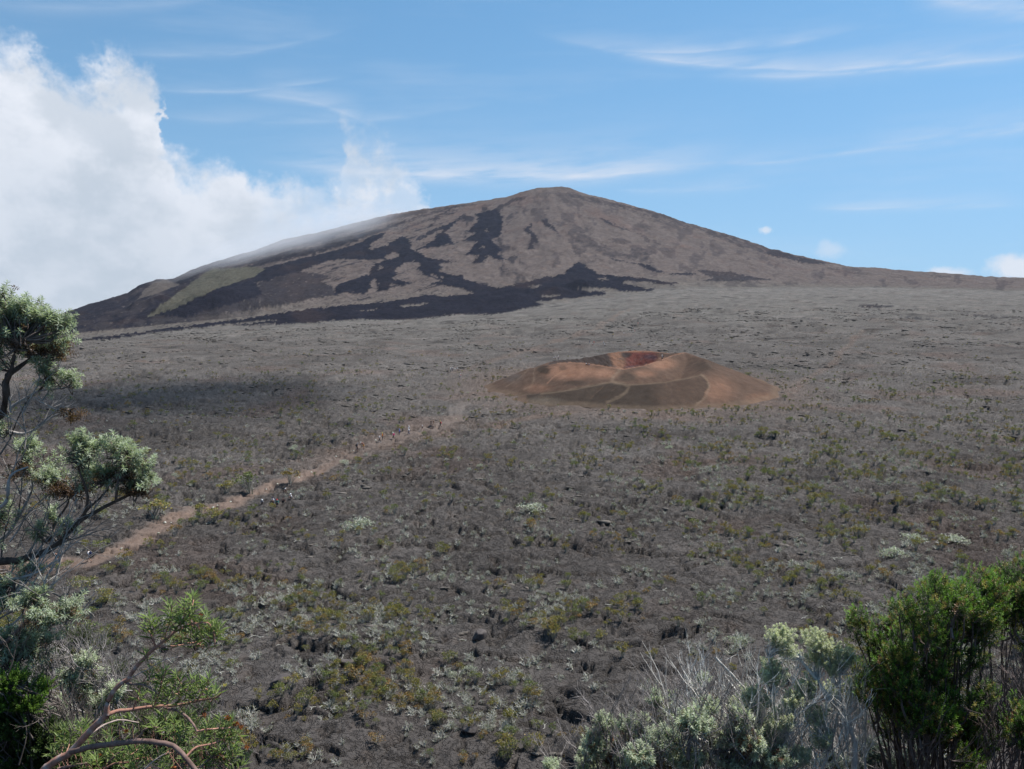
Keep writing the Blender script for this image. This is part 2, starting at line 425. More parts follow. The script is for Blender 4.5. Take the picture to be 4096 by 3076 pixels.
def new_mat(name, rough=0.9, spec=0.15):
    m = bpy.data.materials.new(name); m.use_nodes = True
    n = Nd(m.node_tree); b = n.n['Principled BSDF']
    b.inputs['Roughness'].default_value = rough; b.inputs['Specular IOR Level'].default_value = spec
    return m, n, b

def rock_mat(name, fine=1.0, s=1.0, bump=1.0):
    m, n, b = new_mat(name, 1.0, 0.015)
    at = n.new('ShaderNodeAttribute', attribute_name='tint').outputs[0]
    p = n.new('ShaderNodeTexCoord').outputs['Object']
    a = n.noise(p, 0.9*s, 6, .62); g = n.noise(p, 5*s, 6, .75); c = n.noise(p, 0.16*s, 4, .6)
    f = n.add(n.mul(n.sub(a, .5), 0.9*fine), n.add(n.mul(n.sub(g, .5), 1.15*fine), n.mul(n.sub(c, .5), 0.6*fine)))
    col = n.mix(1.0, at, n.m('ADD', f, 1.0), 'MULTIPLY')
    warm = n.mix(n.mul(n.sm(n.noise(p, 0.33*s, 5, .6), .52, .7), .35), col, n.mix(1.0, col, (1.14, .95, .82), 'MULTIPLY'))
    # pale lichen specks
    lich = n.mul(n.sm(n.noise(p, 2.6*s, 6, .7), .60, .72), .55*fine)
    col = n.mix(lich, warm, n.mix(1.0, warm, (2.1, 2.12, 2.02), 'MULTIPLY'))
    n.l.new(col, b.inputs['Base Color'])
    rope = n.new('ShaderNodeTexVoronoi', feature='DISTANCE_TO_EDGE'); n.l.new(n.mix(.10, p, n.new('ShaderNodeTexNoise').outputs[1]), rope.inputs['Vector'])
    rope.inputs['Scale'].default_value = 0.8*s
    ck = n.sm(rope.outputs[0], 0.0, 0.05)
    def iso(sc, w):
        q = n.m('ABSOLUTE', n.sub(n.noise(n.vmap(p, (1, .8, 1)), sc*s, 5, .6), .5)); return n.sm(q, 0.0, w)
    ck = n.mul(iso(.42, .016), n.mul(iso(.95, .022), iso(.21, .010)))
    hgt = n.add(n.mul(a, .55), n.add(n.mul(g, .30), n.mul(ck, .34)))
    bp = n.new('ShaderNodeBump'); bp.inputs['Strength'].default_value = .9*bump; bp.inputs['Distance'].default_value = .75/s
    n.l.new(hgt, bp.inputs['Height']); n.l.new(bp.outputs[0], b.inputs['Normal'])
    return m

# ---------------------------------------------------------------- the trail (photo pixels, 2212 wide)
PATH_D = [(20, 1216), (70, 1219), (130, 1219), (190, 1214), (235, 1197), (270, 1180), (307, 1165), (337, 1143), (387, 1113), (450, 1098), (500, 1088), (553, 1068), (590, 1051), (622, 1040), (650, 1030),
          (685, 1019), (730, 994), (757, 977), (782, 968), (817, 957), (852, 947), (884, 939), (916, 931), (952, 921), (975, 905), (985, 887), (1003, 872)]
PATH = [hit(a*D2, b*D2) for a, b in PATH_D]
PATH2_D = [(1040, 920), (1110, 908), (1170, 897), (1235, 890)]
PATH2 = [hit(a*D2, b*D2) for a, b in PATH2_D]
PATH3_D = [(985, 805), (1060, 780), (1140, 755), (1200, 738), (1285, 712), (1320, 690), (1365, 668)]
PATH3 = [hit(a*D2, b*D2) for a, b in PATH3_D]
PATH4_D = [(1700, 852), (1722, 835), (1745, 815), (1775, 800), (1800, 785), (1815, 760), (1840, 740), (1862, 715)]
PATH4 = [hit(a*D2, b*D2) for a, b in PATH4_D]

# dark lava tongues on the volcano, traced outlines in display pixels: (polygon, strength of darkening 0..1)
FLOWS = [
 ([(120, 738), (250, 724), (400, 706), (553, 686), (653, 670), (753, 660), (840, 652), (903, 641), (940, 637), (953, 642), (1028, 634), (1080, 622), (1136, 611), (1160, 604), (1190, 598), (1218, 592), (1226, 582), (1240, 573), (1256, 566), (1268, 572),
   (1272, 581), (1292, 593), (1340, 597), (1400, 603), (1440, 609), (1467, 612), (1448, 616), (1420, 614), (1400, 609), (1352, 608), (1346, 613), (1378, 620), (1411, 625), (1400, 629), (1340, 631), (1318, 623), (1262, 621), (1236, 629), (1300, 629), (1312, 637), (1250, 643),
   (1200, 648), (1157, 652), (1174, 659), (1140, 665), (1110, 673), (1060, 680), (1000, 679), (938, 686), (860, 692), (780, 690), (690, 697), (600, 702), (495, 704), (553, 697), (620, 692), (553, 694), (400, 712), (250, 730), (130, 742)], 1.0),
 (Z2([(0, 1250), (180, 1210), (400, 1150), (650, 1095), (830, 1040), (1000, 960), (1130, 930), (1100, 970), (1000, 1030), (970, 1080), (1080, 1070), (1230, 985), (1250, 960), (1300, 980), (1340, 1030), (1360, 1095), (1260, 1160), (1110, 1160), (870, 1165), (700, 1160), (600, 1180), (480, 1230), (380, 1270), (250, 1300), (100, 1350), (-300, 1420), (-300, 1330)]), 1.0),
 (Z2([(1260, 1080), (1360, 1080), (1440, 1110), (1480, 1150), (1750, 1185), (1590, 1195), (1640, 1230), (1570, 1265), (1700, 1290), (1810, 1305), (1800, 1340), (2060, 1400), (2180, 1420), (2060, 1450), (1900, 1455), (1780, 1410), (1500, 1375), (1600, 1350), (1500, 1310), (1430, 1270), (1385, 1240), (1425, 1190), (1340, 1178),
      (1260, 1220), (1190, 1250), (1210, 1290), (1175, 1325), (1365, 1375), (1250, 1390), (1170, 1380), (1160, 1420), (1070, 1440), (1030, 1415), (1040, 1385), (1120, 1360), (1040, 1370), (1030, 1330), (985, 1350), (995, 1410), (930, 1465), (780, 1450), (690, 1480), (680, 1420), (710, 1380), (830, 1335), (985, 1290), (1010, 1225), (1060, 1200), (1150, 1150)]), 1.0),
 (Z2([(-700, 1500), (0, 1385), (250, 1300), (380, 1270), (560, 1285), (630, 1310), (560, 1355), (650, 1400), (690, 1470), (500, 1505), (250, 1552), (0, 1597), (-400, 1650), (-900, 1720), (-1500, 1790), (-2300, 1830), (-2300, 1700)]), .8),
 (Z2([(1890, 770), (2000, 745), (2060, 735), (2110, 790), (2135, 800), (2120, 880), (2090, 970), (2020, 980), (2060, 1030), (2145, 1080), (2090, 1100), (2080, 1130), (2180, 1170), (2060, 1160), (2000, 1125), (1950, 1200), (1860, 1195), (1940, 1125), (1800, 1130), (1860, 1080), (1900, 1010), (1780, 1000), (1910, 935), (1830, 920), (1910, 850), (1930, 830)]), 1.0),
 (Z2([(2040, 735), (2110, 690), (2212, 640), (2330, 615), (2230, 660), (2140, 710), (2090, 760)]), .75),
 (Z2([(1500, 985), (1620, 930), (1600, 885), (1700, 850), (1800, 812), (1720, 870), (1650, 930), (1690, 1000), (1725, 1035), (1640, 1030), (1560, 1052), (1450, 1078), (1380, 1095), (1480, 1030), (1540, 975)]), 1.0),
 (Z2([(1360, 990), (1500, 920), (1620, 880), (1800, 812), (1700, 870), (1550, 930), (1400, 1000)]), .9),
 (Z2([(1480, 885), (1540, 840), (1520, 800), (1600, 755), (1710, 712), (1610, 775), (1560, 830), (1505, 890)]), .8),
 (Z3([(85, 900), (165, 850), (150, 900), (200, 950), (240, 1010), (190, 1020), (205, 1085), (165, 1070), (160, 1030), (180, 980), (140, 930)]), .9),
 (Z3([(255, 830), (290, 812), (330, 870), (370, 885), (335, 892), (412, 948), (335, 912), (300, 890)]), .85),
 (Z3([(0, 760), (70, 745), (50, 800), (0, 830), (-60, 880), (-50, 800)]), .6),
 (Z3([(0, 1130), (60, 1130), (30, 1180), (-10, 1210), (-40, 1160)]), .7),
 (Z3([(480, 900), (590, 880), (620, 930), (700, 1000), (800, 1050), (950, 1110), (1190, 1135), (1215, 1202), (1100, 1180), (950, 1130), (830, 1152), (760, 1100), (650, 1060), (600, 1130), (560, 1135), (510, 1050), (490, 960)]), .55),
 (Z3([(1000, 1060), (1200, 1070), (1190, 1140), (1050, 1120)]), .6),
 (Z3([(830, 990), (950, 970), (1050, 1020), (900, 1032)]), .5),
 (Z3([(620, 880), (690, 900), (700, 960), (640, 930)]), .5),
 (Z3([(240, 760), (300, 770), (280, 812), (250, 800)]), .5), (Z3([(350, 840), (440, 830), (460, 870), (400, 880)]), .45),
 (Z3([(755, 812), (800, 812), (860, 835), (950, 885), (1130, 948), (1000, 912), (850, 862)]), .8),
 (Z3([(1110, 950), (1160, 950), (1205, 1035), (1150, 1000)]), .5), (Z3([(1215, 985), (1260, 1000), (1310, 1042), (1260, 1030)]), .55),
 (Z3([(450, 595), (600, 606), (780, 648), (900, 676), (1100, 722), (1240, 752), (1500, 836), (1830, 930), (2212, 1055), (2330, 1080), (2330, 1150), (2212, 1115), (2000, 1060), (1850, 1000), (1700, 952), (1600, 902), (1430, 862), (1200, 792), (1050, 752), (850, 692), (650, 662), (500, 622)]), .62),
 (Z3([(820, 1140), (900, 1163), (1050, 1193), (1190, 1218), (1320, 1282), (1220, 1272), (1130, 1240), (1060, 1202), (900, 1172)]), .95),
 (Z3([(1310, 1285), (1500, 1278), (1600, 1290), (1480, 1302)]), .9), (Z3([(1600, 1252), (1900, 1272), (2100, 1318), (2250, 1338), (2000, 1352), (1650, 1348), (1750, 1322), (1640, 1282)]), .75),
 (Z3([(1180, 795), (1300, 830), (1410, 885), (1330, 870), (1230, 830)]), .45), (Z3([(1450, 868), (1530, 895), (1480, 892)]), .7),
 (Z4([(0, 645), (120, 665), (300, 715), (450, 740), (560, 765), (430, 772), (280, 755), (140, 722), (0, 690)]), .8),
 (Z4([(770, 1135), (920, 1120), (1100, 1140), (1000, 1150), (860, 1152)]), .8), (Z4([(520, 1290), (700, 1265), (800, 1240), (760, 1280), (900, 1290), (700, 1292)]), .55),
 (Z4([(1100, 1240), (1230, 1215), (1340, 1222), (1450, 1245), (1250, 1250)]), .6), (Z4([(1600, 1195), (1900, 1210), (2212, 1225), (2212, 1265), (2000, 1245), (1750, 1215)]), .55),
 (Z4([(1410, 885), (1500, 870), (1560, 888)]), .6), (Z4([(230, 1240), (330, 1235), (420, 1255), (300, 1258)]), .5),
 (Z5([(400, 575), (560, 545), (810, 470), (1100, 385), (1180, 400), (1180, 440), (1000, 520), (800, 590), (500, 640), (380, 660)]), .95),
 (Z5([(1700, 255), (1560, 355), (1400, 470), (1255, 598), (1120, 640), (1180, 560), (1380, 440), (1500, 340)]), .95),
 (Z5([(2212, 225), (1900, 330), (1700, 420), (1500, 520), (1430, 545), (1340, 570), (1600, 590), (1900, 500), (2260, 400)]), 1.0),
 (Z5([(400, 700), (700, 665), (1000, 600), (1200, 560), (1150, 640), (900, 690), (560, 735), (400, 745)]), .8),
]
HOLES = [Z2([(1100, 1130), (1200, 1100), (1255, 1120), (1240, 1150), (1130, 1165)]), Z2([(1060, 1240), (1090, 1215), (1112, 1235), (1060, 1250)]), Z2([(1230, 1560), (1440, 1545), (1500, 1545), (1400, 1565), (1250, 1575)]), Z2([(820, 1610), (1060, 1600), (950, 1612)]),
         Z3([(130, 1400), (240, 1380), (250, 1395), (190, 1420)]), Z3([(235, 1485), (410, 1468), (400, 1482), (260, 1495)]), Z3([(750, 1330), (800, 1315), (850, 1335), (790, 1345)]), Z2([(1500, 1290), (1560, 1300), (1570, 1330), (1540, 1320)]), Z2([(1600, 1310), (1640, 1320), (1620, 1330)]), Z2([(1950, 920), (1990, 905), (1990, 925)]), Z2([(1930, 1080), (1950, 1040), (1960, 1060)])]
# long stripes down the left flank: (display polyline, half width, strength)
STRIPES = [([(553, 565), (640, 548), (720, 528), (800, 505), (870, 480)], 5, .8), ([(600, 530), (700, 510), (790, 487), (880, 463)], 4, .6), ([(300, 640), (400, 610), (500, 590), (600, 560), (700, 540), (790, 508)], 6, .9),
           ([(820, 500), (900, 470), (980, 446)], 2.5, .7), ([(870, 497), (930, 472), (990, 452)], 2, .6), ([(780, 482), (860, 466), (950, 450), (1030, 441)], 2.2, .55), ([(740, 500), (830, 476), (920, 458)], 3, .6),
           ([(470, 590), (560, 562), (660, 538)], 5, .7), ([(150, 690), (250, 668), (350, 640)], 6, .5), ([(700, 525), (760, 512), (830, 494)], 4, .7), ([(560, 548), (640, 530), (720, 512)], 5, .75), ([(440, 585), (540, 556), (600, 541)], 4, .8),
           ([(1230, 415), (1280, 428), (1340, 445)], 2.5, .4), ([(1010, 520), (1025, 500), (1010, 480)], 1.5, .5)]

M_plain = rock_mat('pahoehoe_lava', 1.0, 1.0, 1.0)
M_volc = rock_mat('volcano_rock', .5, 0.12, .8)
M_path = rock_mat('trodden_lava', .7, 1.3, .6)

def build_land():
    # grid: u = x/y across, Y away; rows follow the spacing at which the ground is seen
    s1 = np.arange(36/44., 36/420., -1/828./.93)
    Y1 = 36/s1
    s2 = np.arange(36/420., 36/1000., -1/828./1.7); Y2 = 36/s2[1:]
    Y3 = np.concatenate([np.arange(1004, 2760, 8.0), np.arange(2770, 3200, 60.)])
    Ys = np.concatenate([Y1, Y2, Y3])
    us = np.concatenate([np.linspace(-.85, -.665, 20)[:-1], np.linspace(-.665, .665, 780), np.linspace(.665, .85, 20)[1:]])
    U, Y = np.meshgrid(us, Ys); X = U*Y
    Z = terrain(X, Y)
    fy = foot_y(U); ry = ridge_y(U); t = (Y-fy)/(ry-fy)
    # little cones standing on the flank
    def cone_bump(dx, dy, Yc, rad, hgt, flat=.1, power=1.0):
        p = P(dx*D2, dy*D2, Yc); r = np.hypot(X-p.x, (Y-p.y)*1.0)/rad
        n = 1+.35*fbm(X/40, Y/40, 91, 3)
        return hgt*np.clip(1-np.maximum(r*n, flat), 0, None)**power
    bump = np.zeros(X.shape)
    bump = np.maximum(bump, cone_bump(1256, 604, 1640, 46, 24, .03, 1.25))
    bump = np.maximum(bump, cone_bump(1200, 613, 1600, 40, 9, .1))
    bump = np.maximum(bump, cone_bump(470, 640, 1330, 120, 36, .12, 1.1))
    bump = np.maximum(bump, cone_bump(350, 640, 1500, 80, 16, .15))
    bump = np.maximum(bump, cone_bump(1095, 632, 1500, 60, 6, .2))
    Z = Z+bump
    px, py = proj(X, Y, Z); px /= D2; py /= D2
    # ---- colour of the land (albedo)
    n1 = fbm(X/70, Y/90, 101, 4, .55); n2 = fbm(X/12, Y/16, 105, 4, .6); n3 = fbm(X/28, Y/28, 109, 4)
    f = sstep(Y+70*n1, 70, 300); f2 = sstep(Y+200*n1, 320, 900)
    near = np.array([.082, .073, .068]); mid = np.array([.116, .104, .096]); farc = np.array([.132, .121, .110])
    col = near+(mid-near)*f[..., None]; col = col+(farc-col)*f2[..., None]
    red = np.array([.135, .092, .076])
    col = col+(red*(.55+.45*f[..., None])-col)*(0.40*sstep(n3, .08, .42)*(1-.5*f2))[..., None]
    col = col*(1+.28*n2+.22*n1)[..., None]
    old = sstep(fbm(X/55+3, Y/40, 115, 4, .55), .12, .5)*sstep(Y, 95, 150)*(1-sstep(Y, 420, 700))
    col = col*(1-.30*old)[..., None]
    strk = fbm(X/22, Y/26, 117, 4, .65); col = col*(1+.42*strk*sstep(Y, 180, 420))[..., None]*(1-.45*sstep(fbm(X/45, Y/38, 119, 5, .62), .22, .40)*sstep(Y, 220, 500))[..., None]
    # ochre ash ground near and beyond the cone
    ash = np.array([.165, .118, .095])
    dcone = np.hypot(X-40, (Y-285)*.85)
    col = col+(ash-col)*(.45*sstep(dcone, 75, 45))[..., None]
    # volcano
    mt = sstep(t+.03*n1, -.02, .10)
    tan_ = np.array([.112, .090, .081]); grey = np.array([.118, .103, .090])
    vs = tan_+(grey-tan_)*sstep(t, .30, .02)[..., None]
    vs = vs*(1+.38*fbm(U*190, t*60, 121, 5, .65)+.25*fbm(U*40, t*22, 125, 4, .55))[..., None]
    vs = vs+(np.array([.118, .078, .066])-vs)*(.5*sstep(fbm(U*24, t*7, 129, 4), .0, .45)*sstep(t, .35, .8))[..., None]
    col = col+(vs-col)*mt[..., None]
    dark = np.zeros(X.shape)
    sel = np.where(Y > 700)
    xs, ys, uu, tt = px[sel], py[sel], U[sel], t[sel]
    wx = xs+5*fbm(uu*260, tt*95, 132, 3, .7)+8*fbm(uu*95, tt*26, 131, 5, .72)+8*fbm(uu*22, tt*7, 137, 2); wy = ys+3.5*fbm(uu*260, tt*95, 142, 3, .7)+5*fbm(uu*90, tt*26, 141, 5, .72)
    dk = np.zeros(xs.shape)
    for poly, k in FLOWS:
        if k < .7:                                        # thin old flows: patchy
            kk = k*sstep(fbm(uu*120, tt*28, 147, 4, .6), -.42, .12)
        else: kk = k
        dk = np.where(inpoly(wx, wy, poly), np.maximum(dk, kk), dk)
    for poly in HOLES: dk = np.where(inpoly(wx, wy, poly), 0, dk)
    for line, w, k in STRIPES:
        d, pos = dline(wx, wy, line)
        dk = np.maximum(dk, k*sstep(d+w*.8*fbm(uu*120, tt*40, 151, 4, .6), w, w*.5))
    # general patchiness of the dark left flank
    lf = sstep(xs, 640, 380)*(ys < 724-(xs-130)*.1)
    dk = np.maximum(dk, np.where(tt > 0.02, lf*(.72+.26*sstep(fbm(uu*60, tt*9, 155, 4), -.3, .3)), 0))
    gc = inpoly(wx*.5+xs*.5, wy*.5+ys*.5, Z5([(1255, 600), (1400, 470), (1560, 360), (1700, 250), (1760, 205), (1850, 150), (1900, 158), (2212, 145), (2290, 170), (2212, 228), (1900, 330), (1700, 420), (1500, 520), (1430, 542), (1350, 562)]))
    sc = inpoly(wx*.4+xs*.6, wy*.4+ys*.6, Z5([(1190, 430), (1250, 340), (1340, 275), (1440, 255), (1550, 300), (1400, 362), (1250, 412)]))
    dk = np.where(gc | sc, 0, dk)
    isl = fbm(uu*170, tt*60, 158, 4, .65); dk = dk*(1-.8*sstep(isl, .30, .42)*(dk < .97))
    bb = ys+.27*xs; sl_ = sstep(xs, 1080, 900)                     # strands run down to the left on that flank, straight down in the middle
    q1 = fbm(xs/75+.6*fbm(xs/30, ys/14, 166, 3), bb/7.5, 167, 5, .62); q2 = fbm(xs/38+.7*fbm(xs/30, ys/24, 168, 3), ys/40, 169, 5, .6)
    st = np.where(sl_ > .5, q1, q2); ok = (tt > .06)*(tt < .93)*(xs < 1330)
    dk = np.maximum(dk, .85*sstep(st, .20, .30)*ok*sstep(xs, 1330, 1000)); dk = np.maximum(dk, .4*sstep(st, .12, .24)*(tt > .06)*(tt < .95)*(xs >= 1000))
    dk = np.maximum(dk, .5*sstep(np.abs(q1), .035, .012)*ok*sl_)
    lava = np.array([.0150, .0143, .0205])*(1+.35*fbm(uu*130, tt*45, 161, 4, .6)+.25*fbm(uu*30, tt*12, 163, 3))[:, None]
    brown = np.array([.034, .024, .024])
    lava = lava+(brown-lava)*(.55*sstep(fbm(uu*14, tt*6, 165, 3), .05, .5))[:, None]
    c = col[sel]; c = c+(lava-c)*dk[:, None]
    gn = fbm(uu*260, tt*120, 171, 3, .7)
    grass = np.array([.080, .074, .056])*(1+.4*gn)[:, None]
    c = np.where(gc[:, None], grass, c)
    c = np.where(sc[:, None], np.array([.088, .074, .066])*(1+.2*gn)[:, None], c)
    col[sel] = c; dark[sel] = dk
    Z = Z+dark*(1.2+1.0*fbm(X/9, Y/14, 175, 3, .6))*sstep(Y, 800, 950)       # a'a flows stand above the older ground
    # trail: trodden reddish ground
    dp, pos = dline(X, Y, [(p.x, p.y) for p in PATH])
    wd = 1.6+.9*fbm(X/4, Y/4, 181, 3)+1.5*sstep(fbm(X/9, Y/9, 183, 2), .0, .5)
    tr = sstep(dp+1.2*fbm(X/3, Y/3, 185, 3, .6), wd+1.2, wd*.3)*(1-.85*sstep(Y, 140, 200))
    for ln, w, k in ((PATH2, 2.2, .6), (PATH3, 3.0, .45), (PATH4, 1.6, .45)):
        d, _ = dline(X, Y, [(p.x, p.y) for p in ln]); tr = np.maximum(tr, k*sstep(d+1.5*fbm(X/6, Y/6, 187, 3), w*1.6, w*.4))
    dp0, _ = dline(X, Y, [(p.x, p.y) for p in PATH[16:25]]); tr = np.maximum(tr, (.5*sstep(dp0+5*fbm(X/12, Y/14, 193, 3), 12, 2)))
    tcol = np.array([.160, .116, .094])*(1+.25*fbm(X/2.3, Y/2.3, 191, 4, .6))[..., None]
    col = col+(tcol-col)*(.9*tr)[..., None]
    col = np.clip(col, .006, .6)
    # ---- split the sheet into plain, trail and volcano (they share their border vertices' positions)
    nr, nc = X.shape; idx = np.arange(nr*nc).reshape(nr, nc)
    F = np.stack([idx[:-1, :-1], idx[:-1, 1:], idx[1:, 1:], idx[1:, :-1]], -1).reshape(-1, 4)
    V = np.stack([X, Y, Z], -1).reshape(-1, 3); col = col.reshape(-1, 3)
    fa = F[:, 0]
    isv = (t.ravel()[fa] > 0.0)
    isp = (~isv) & ((dp-wd*1.05).ravel()[fa] < 0) & (Y.ravel()[fa] < 300)
    isg = np.zeros(len(F), bool); tmp = np.zeros(X.shape, bool)
    tmp[sel] = gc; isg = tmp.ravel()[fa] & isv
    for name, msk, mat, kind, lab in (('lava_plain', ~isv & ~isp, M_plain, 'structure', 'grey brown cracked lava plain filling the caldera floor'),
                                 ('footpath', isp, M_path, 'structure', 'reddish trodden footpath winding across the lava plain'),
                                 ('volcano', isv & ~isg, M_volc, 'structure', 'broad brown shield volcano streaked with dark lava flows'),
                                 ('grassy_hill', isg, M_volc, 'structure', 'olive grassy cone on the left flank of the volcano')):
        ff = F[msk]; used, inv = np.unique(ff, return_inverse=True)
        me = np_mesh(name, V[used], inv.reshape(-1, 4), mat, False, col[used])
        tag(link(name, me), lab, None, None, kind)
build_land()

# ---------------------------------------------------------------- cinder cone
def build_cone():
    xs = np.arange(-24, 112, .42); ys = np.arange(214, 360, .5)
    X, Y = np.meshgrid(xs, ys); Zc, in1 = cone_h(X, Y)
    g = base_plain(X, Y)
    px, py = proj(X, Y, Zc); a = (px-1900)/.5877; b = (py-1300)/.5877      # crop pixels of the cone
    n1 = fbm(X/9, Y/9, 201, 4, .55); n2 = fbm(X/2.2, Y/2.2, 205, 4, .6); n3 = fbm(X/20, Y/20, 209, 3)
    brown = np.array([.088, .059, .045]); orange = np.array([.205, .115, .078]); dk = np.array([.042, .034, .028]); redc = np.array([.105, .040, .034]); pale = np.array([.170, .125, .090]); scoria = np.array([.036, .029, .027])  # orange lightened to paint stronger relief: upper slopes read as sunlit
    col = np.broadcast_to(brown, X.shape+(3,)).copy()
    wa = a+26*n1; wb = b+14*n3
    def put(c, m): 
        nonlocal col
        col = col+(c-col)*m[..., None]
    def ell(cx, cy, rx, ry, soft=.5): return sstep(np.sqrt(((wa-cx)/rx)**2+((wb-cy)/ry)**2), 1.0, 1-soft)
    put(orange, .95*ell(660, 315, 260, 85, .75)); put(orange, .8*ell(880, 330, 150, 55, .8)); put(orange, .8*ell(1270, 262, 150, 60, .8)); put(orange, .65*ell(1150, 330, 120, 40, .8))
    put(orange, .5*ell(420, 430, 130, 45, .8)); put(orange*.9, .55*ell(1640, 440, 190, 130, .8)); put(orange*.8, .5*ell(1950, 500, 160, 60, .8))
    front = inpoly(wa, wb, [(360, 478), (600, 452), (760, 425), (900, 398), (1000, 402), (1060, 412), (1180, 405), (1300, 392), (1450, 366), (1540, 345), (1600, 400), (1560, 480), (1480, 600), (900, 620), (360, 560)])  # dark cinder of the front slope, with its shading painted into the colour too
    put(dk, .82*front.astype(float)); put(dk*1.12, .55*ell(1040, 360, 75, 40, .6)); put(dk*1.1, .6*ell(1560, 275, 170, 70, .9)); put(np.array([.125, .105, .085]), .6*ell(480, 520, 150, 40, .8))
    put(brown*.95, .6*front*sstep(a, 1150, 1350)*sstep(a, 1640, 1500))
    put(dk*.85, .8*ell(470, 305, 55, 32, .5)); put(dk*.9, .5*ell(600, 290, 40, 22, .6)); put(dk*.95, .6*ell(690, 400, 120, 28, .6)); put(np.array([.085, .07, .062]), .7*ell(250, 350, 110, 60, .8))
    # crater walls
    iw = in1.astype(float); deep = iw*sstep(n1, -1, -.2)
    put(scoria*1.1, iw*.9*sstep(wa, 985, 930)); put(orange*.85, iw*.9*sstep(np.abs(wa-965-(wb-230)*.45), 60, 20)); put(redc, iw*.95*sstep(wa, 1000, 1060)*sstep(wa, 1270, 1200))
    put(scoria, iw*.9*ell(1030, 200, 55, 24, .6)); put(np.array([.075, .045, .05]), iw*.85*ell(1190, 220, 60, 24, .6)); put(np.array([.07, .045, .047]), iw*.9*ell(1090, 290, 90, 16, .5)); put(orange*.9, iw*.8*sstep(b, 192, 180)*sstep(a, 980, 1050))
    put(np.array([.05, .043, .042]), iw*.6*sstep(n2, .1, .4))
    # rim crests and trodden lines
    def line(pts, w, c, k):
        d, _ = dline(a+8*n2, b+5*n2, pts); put(c, k*.95*sstep(d, w*.62, 0))
    line([(560, 262), (650, 255), (760, 262), (850, 276), (1010, 302), (1150, 276), (1270, 238), (1350, 205), (1430, 186)], 9, orange*1.15, .7)
    line([(1000, 181), (1090, 174), (1200, 178), (1320, 194)], 6, orange*1.2, .7)
    line([(985, 308), (955, 340), (930, 375), (950, 392), (1010, 400), (1045, 420), (1030, 455), (980, 490), (900, 525)], 30, pale, .55)
    line([(930, 388), (800, 412), (600, 450), (450, 468)], 20, pale*.9, .5); line([(1040, 408), (1180, 402), (1300, 388), (1450, 362), (1540, 338)], 14, pale*.85, .45)
    line([(1540, 338), (1580, 370), (1595, 420), (1570, 490), (1500, 550)], 20, pale, .6); line([(1035, 310), (1085, 345), (1130, 375)], 10, brown*1.25, .5)
    line([(410, 285), (398, 320), (405, 370), (380, 420), (330, 440)], 14, pale, .45); line([(370, 292), (320, 350), (260, 390), (210, 420)], 11, pale, .4); line([(590, 320), (540, 350), (490, 400)], 9, orange*1.2, .6)
    line([(870, 425), (820, 465), (790, 500)], 9, brown*1.1, .5); line([(1300, 395), (1310, 440)], 8, brown*1.2, .5); line([(960, 425), (930, 450)], 6, brown*1.2, .5)
    line([(2100, 480), (2030, 510), (1970, 530), (1960, 560)], 16, np.array([.18, .125, .1]), .7)
    put(pale*.9, .35*sstep(np.abs(Zc-g-.3), .9, .2))
    rimz = sstep(n3, -.3, .4)
    col = col*(1+.34*n2+.18*n1)[..., None]
    keep = Zc > g-.12
    idx = np.arange(X.size).reshape(X.shape)
    F = np.stack([idx[:-1, :-1], idx[:-1, 1:], idx[1:, 1:], idx[1:, :-1]], -1).reshape(-1, 4)
    k = keep.ravel(); F = F[k[F].any(1)]
    used, inv = np.unique(F, return_inverse=True)
    V = np.stack([X, Y, Zc], -1).reshape(-1, 3)[used]
    m = rock_mat('cinder', .3, 1.4, .5)
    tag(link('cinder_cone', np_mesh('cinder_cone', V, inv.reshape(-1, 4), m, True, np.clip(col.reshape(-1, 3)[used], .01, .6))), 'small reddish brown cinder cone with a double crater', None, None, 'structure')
build_cone()
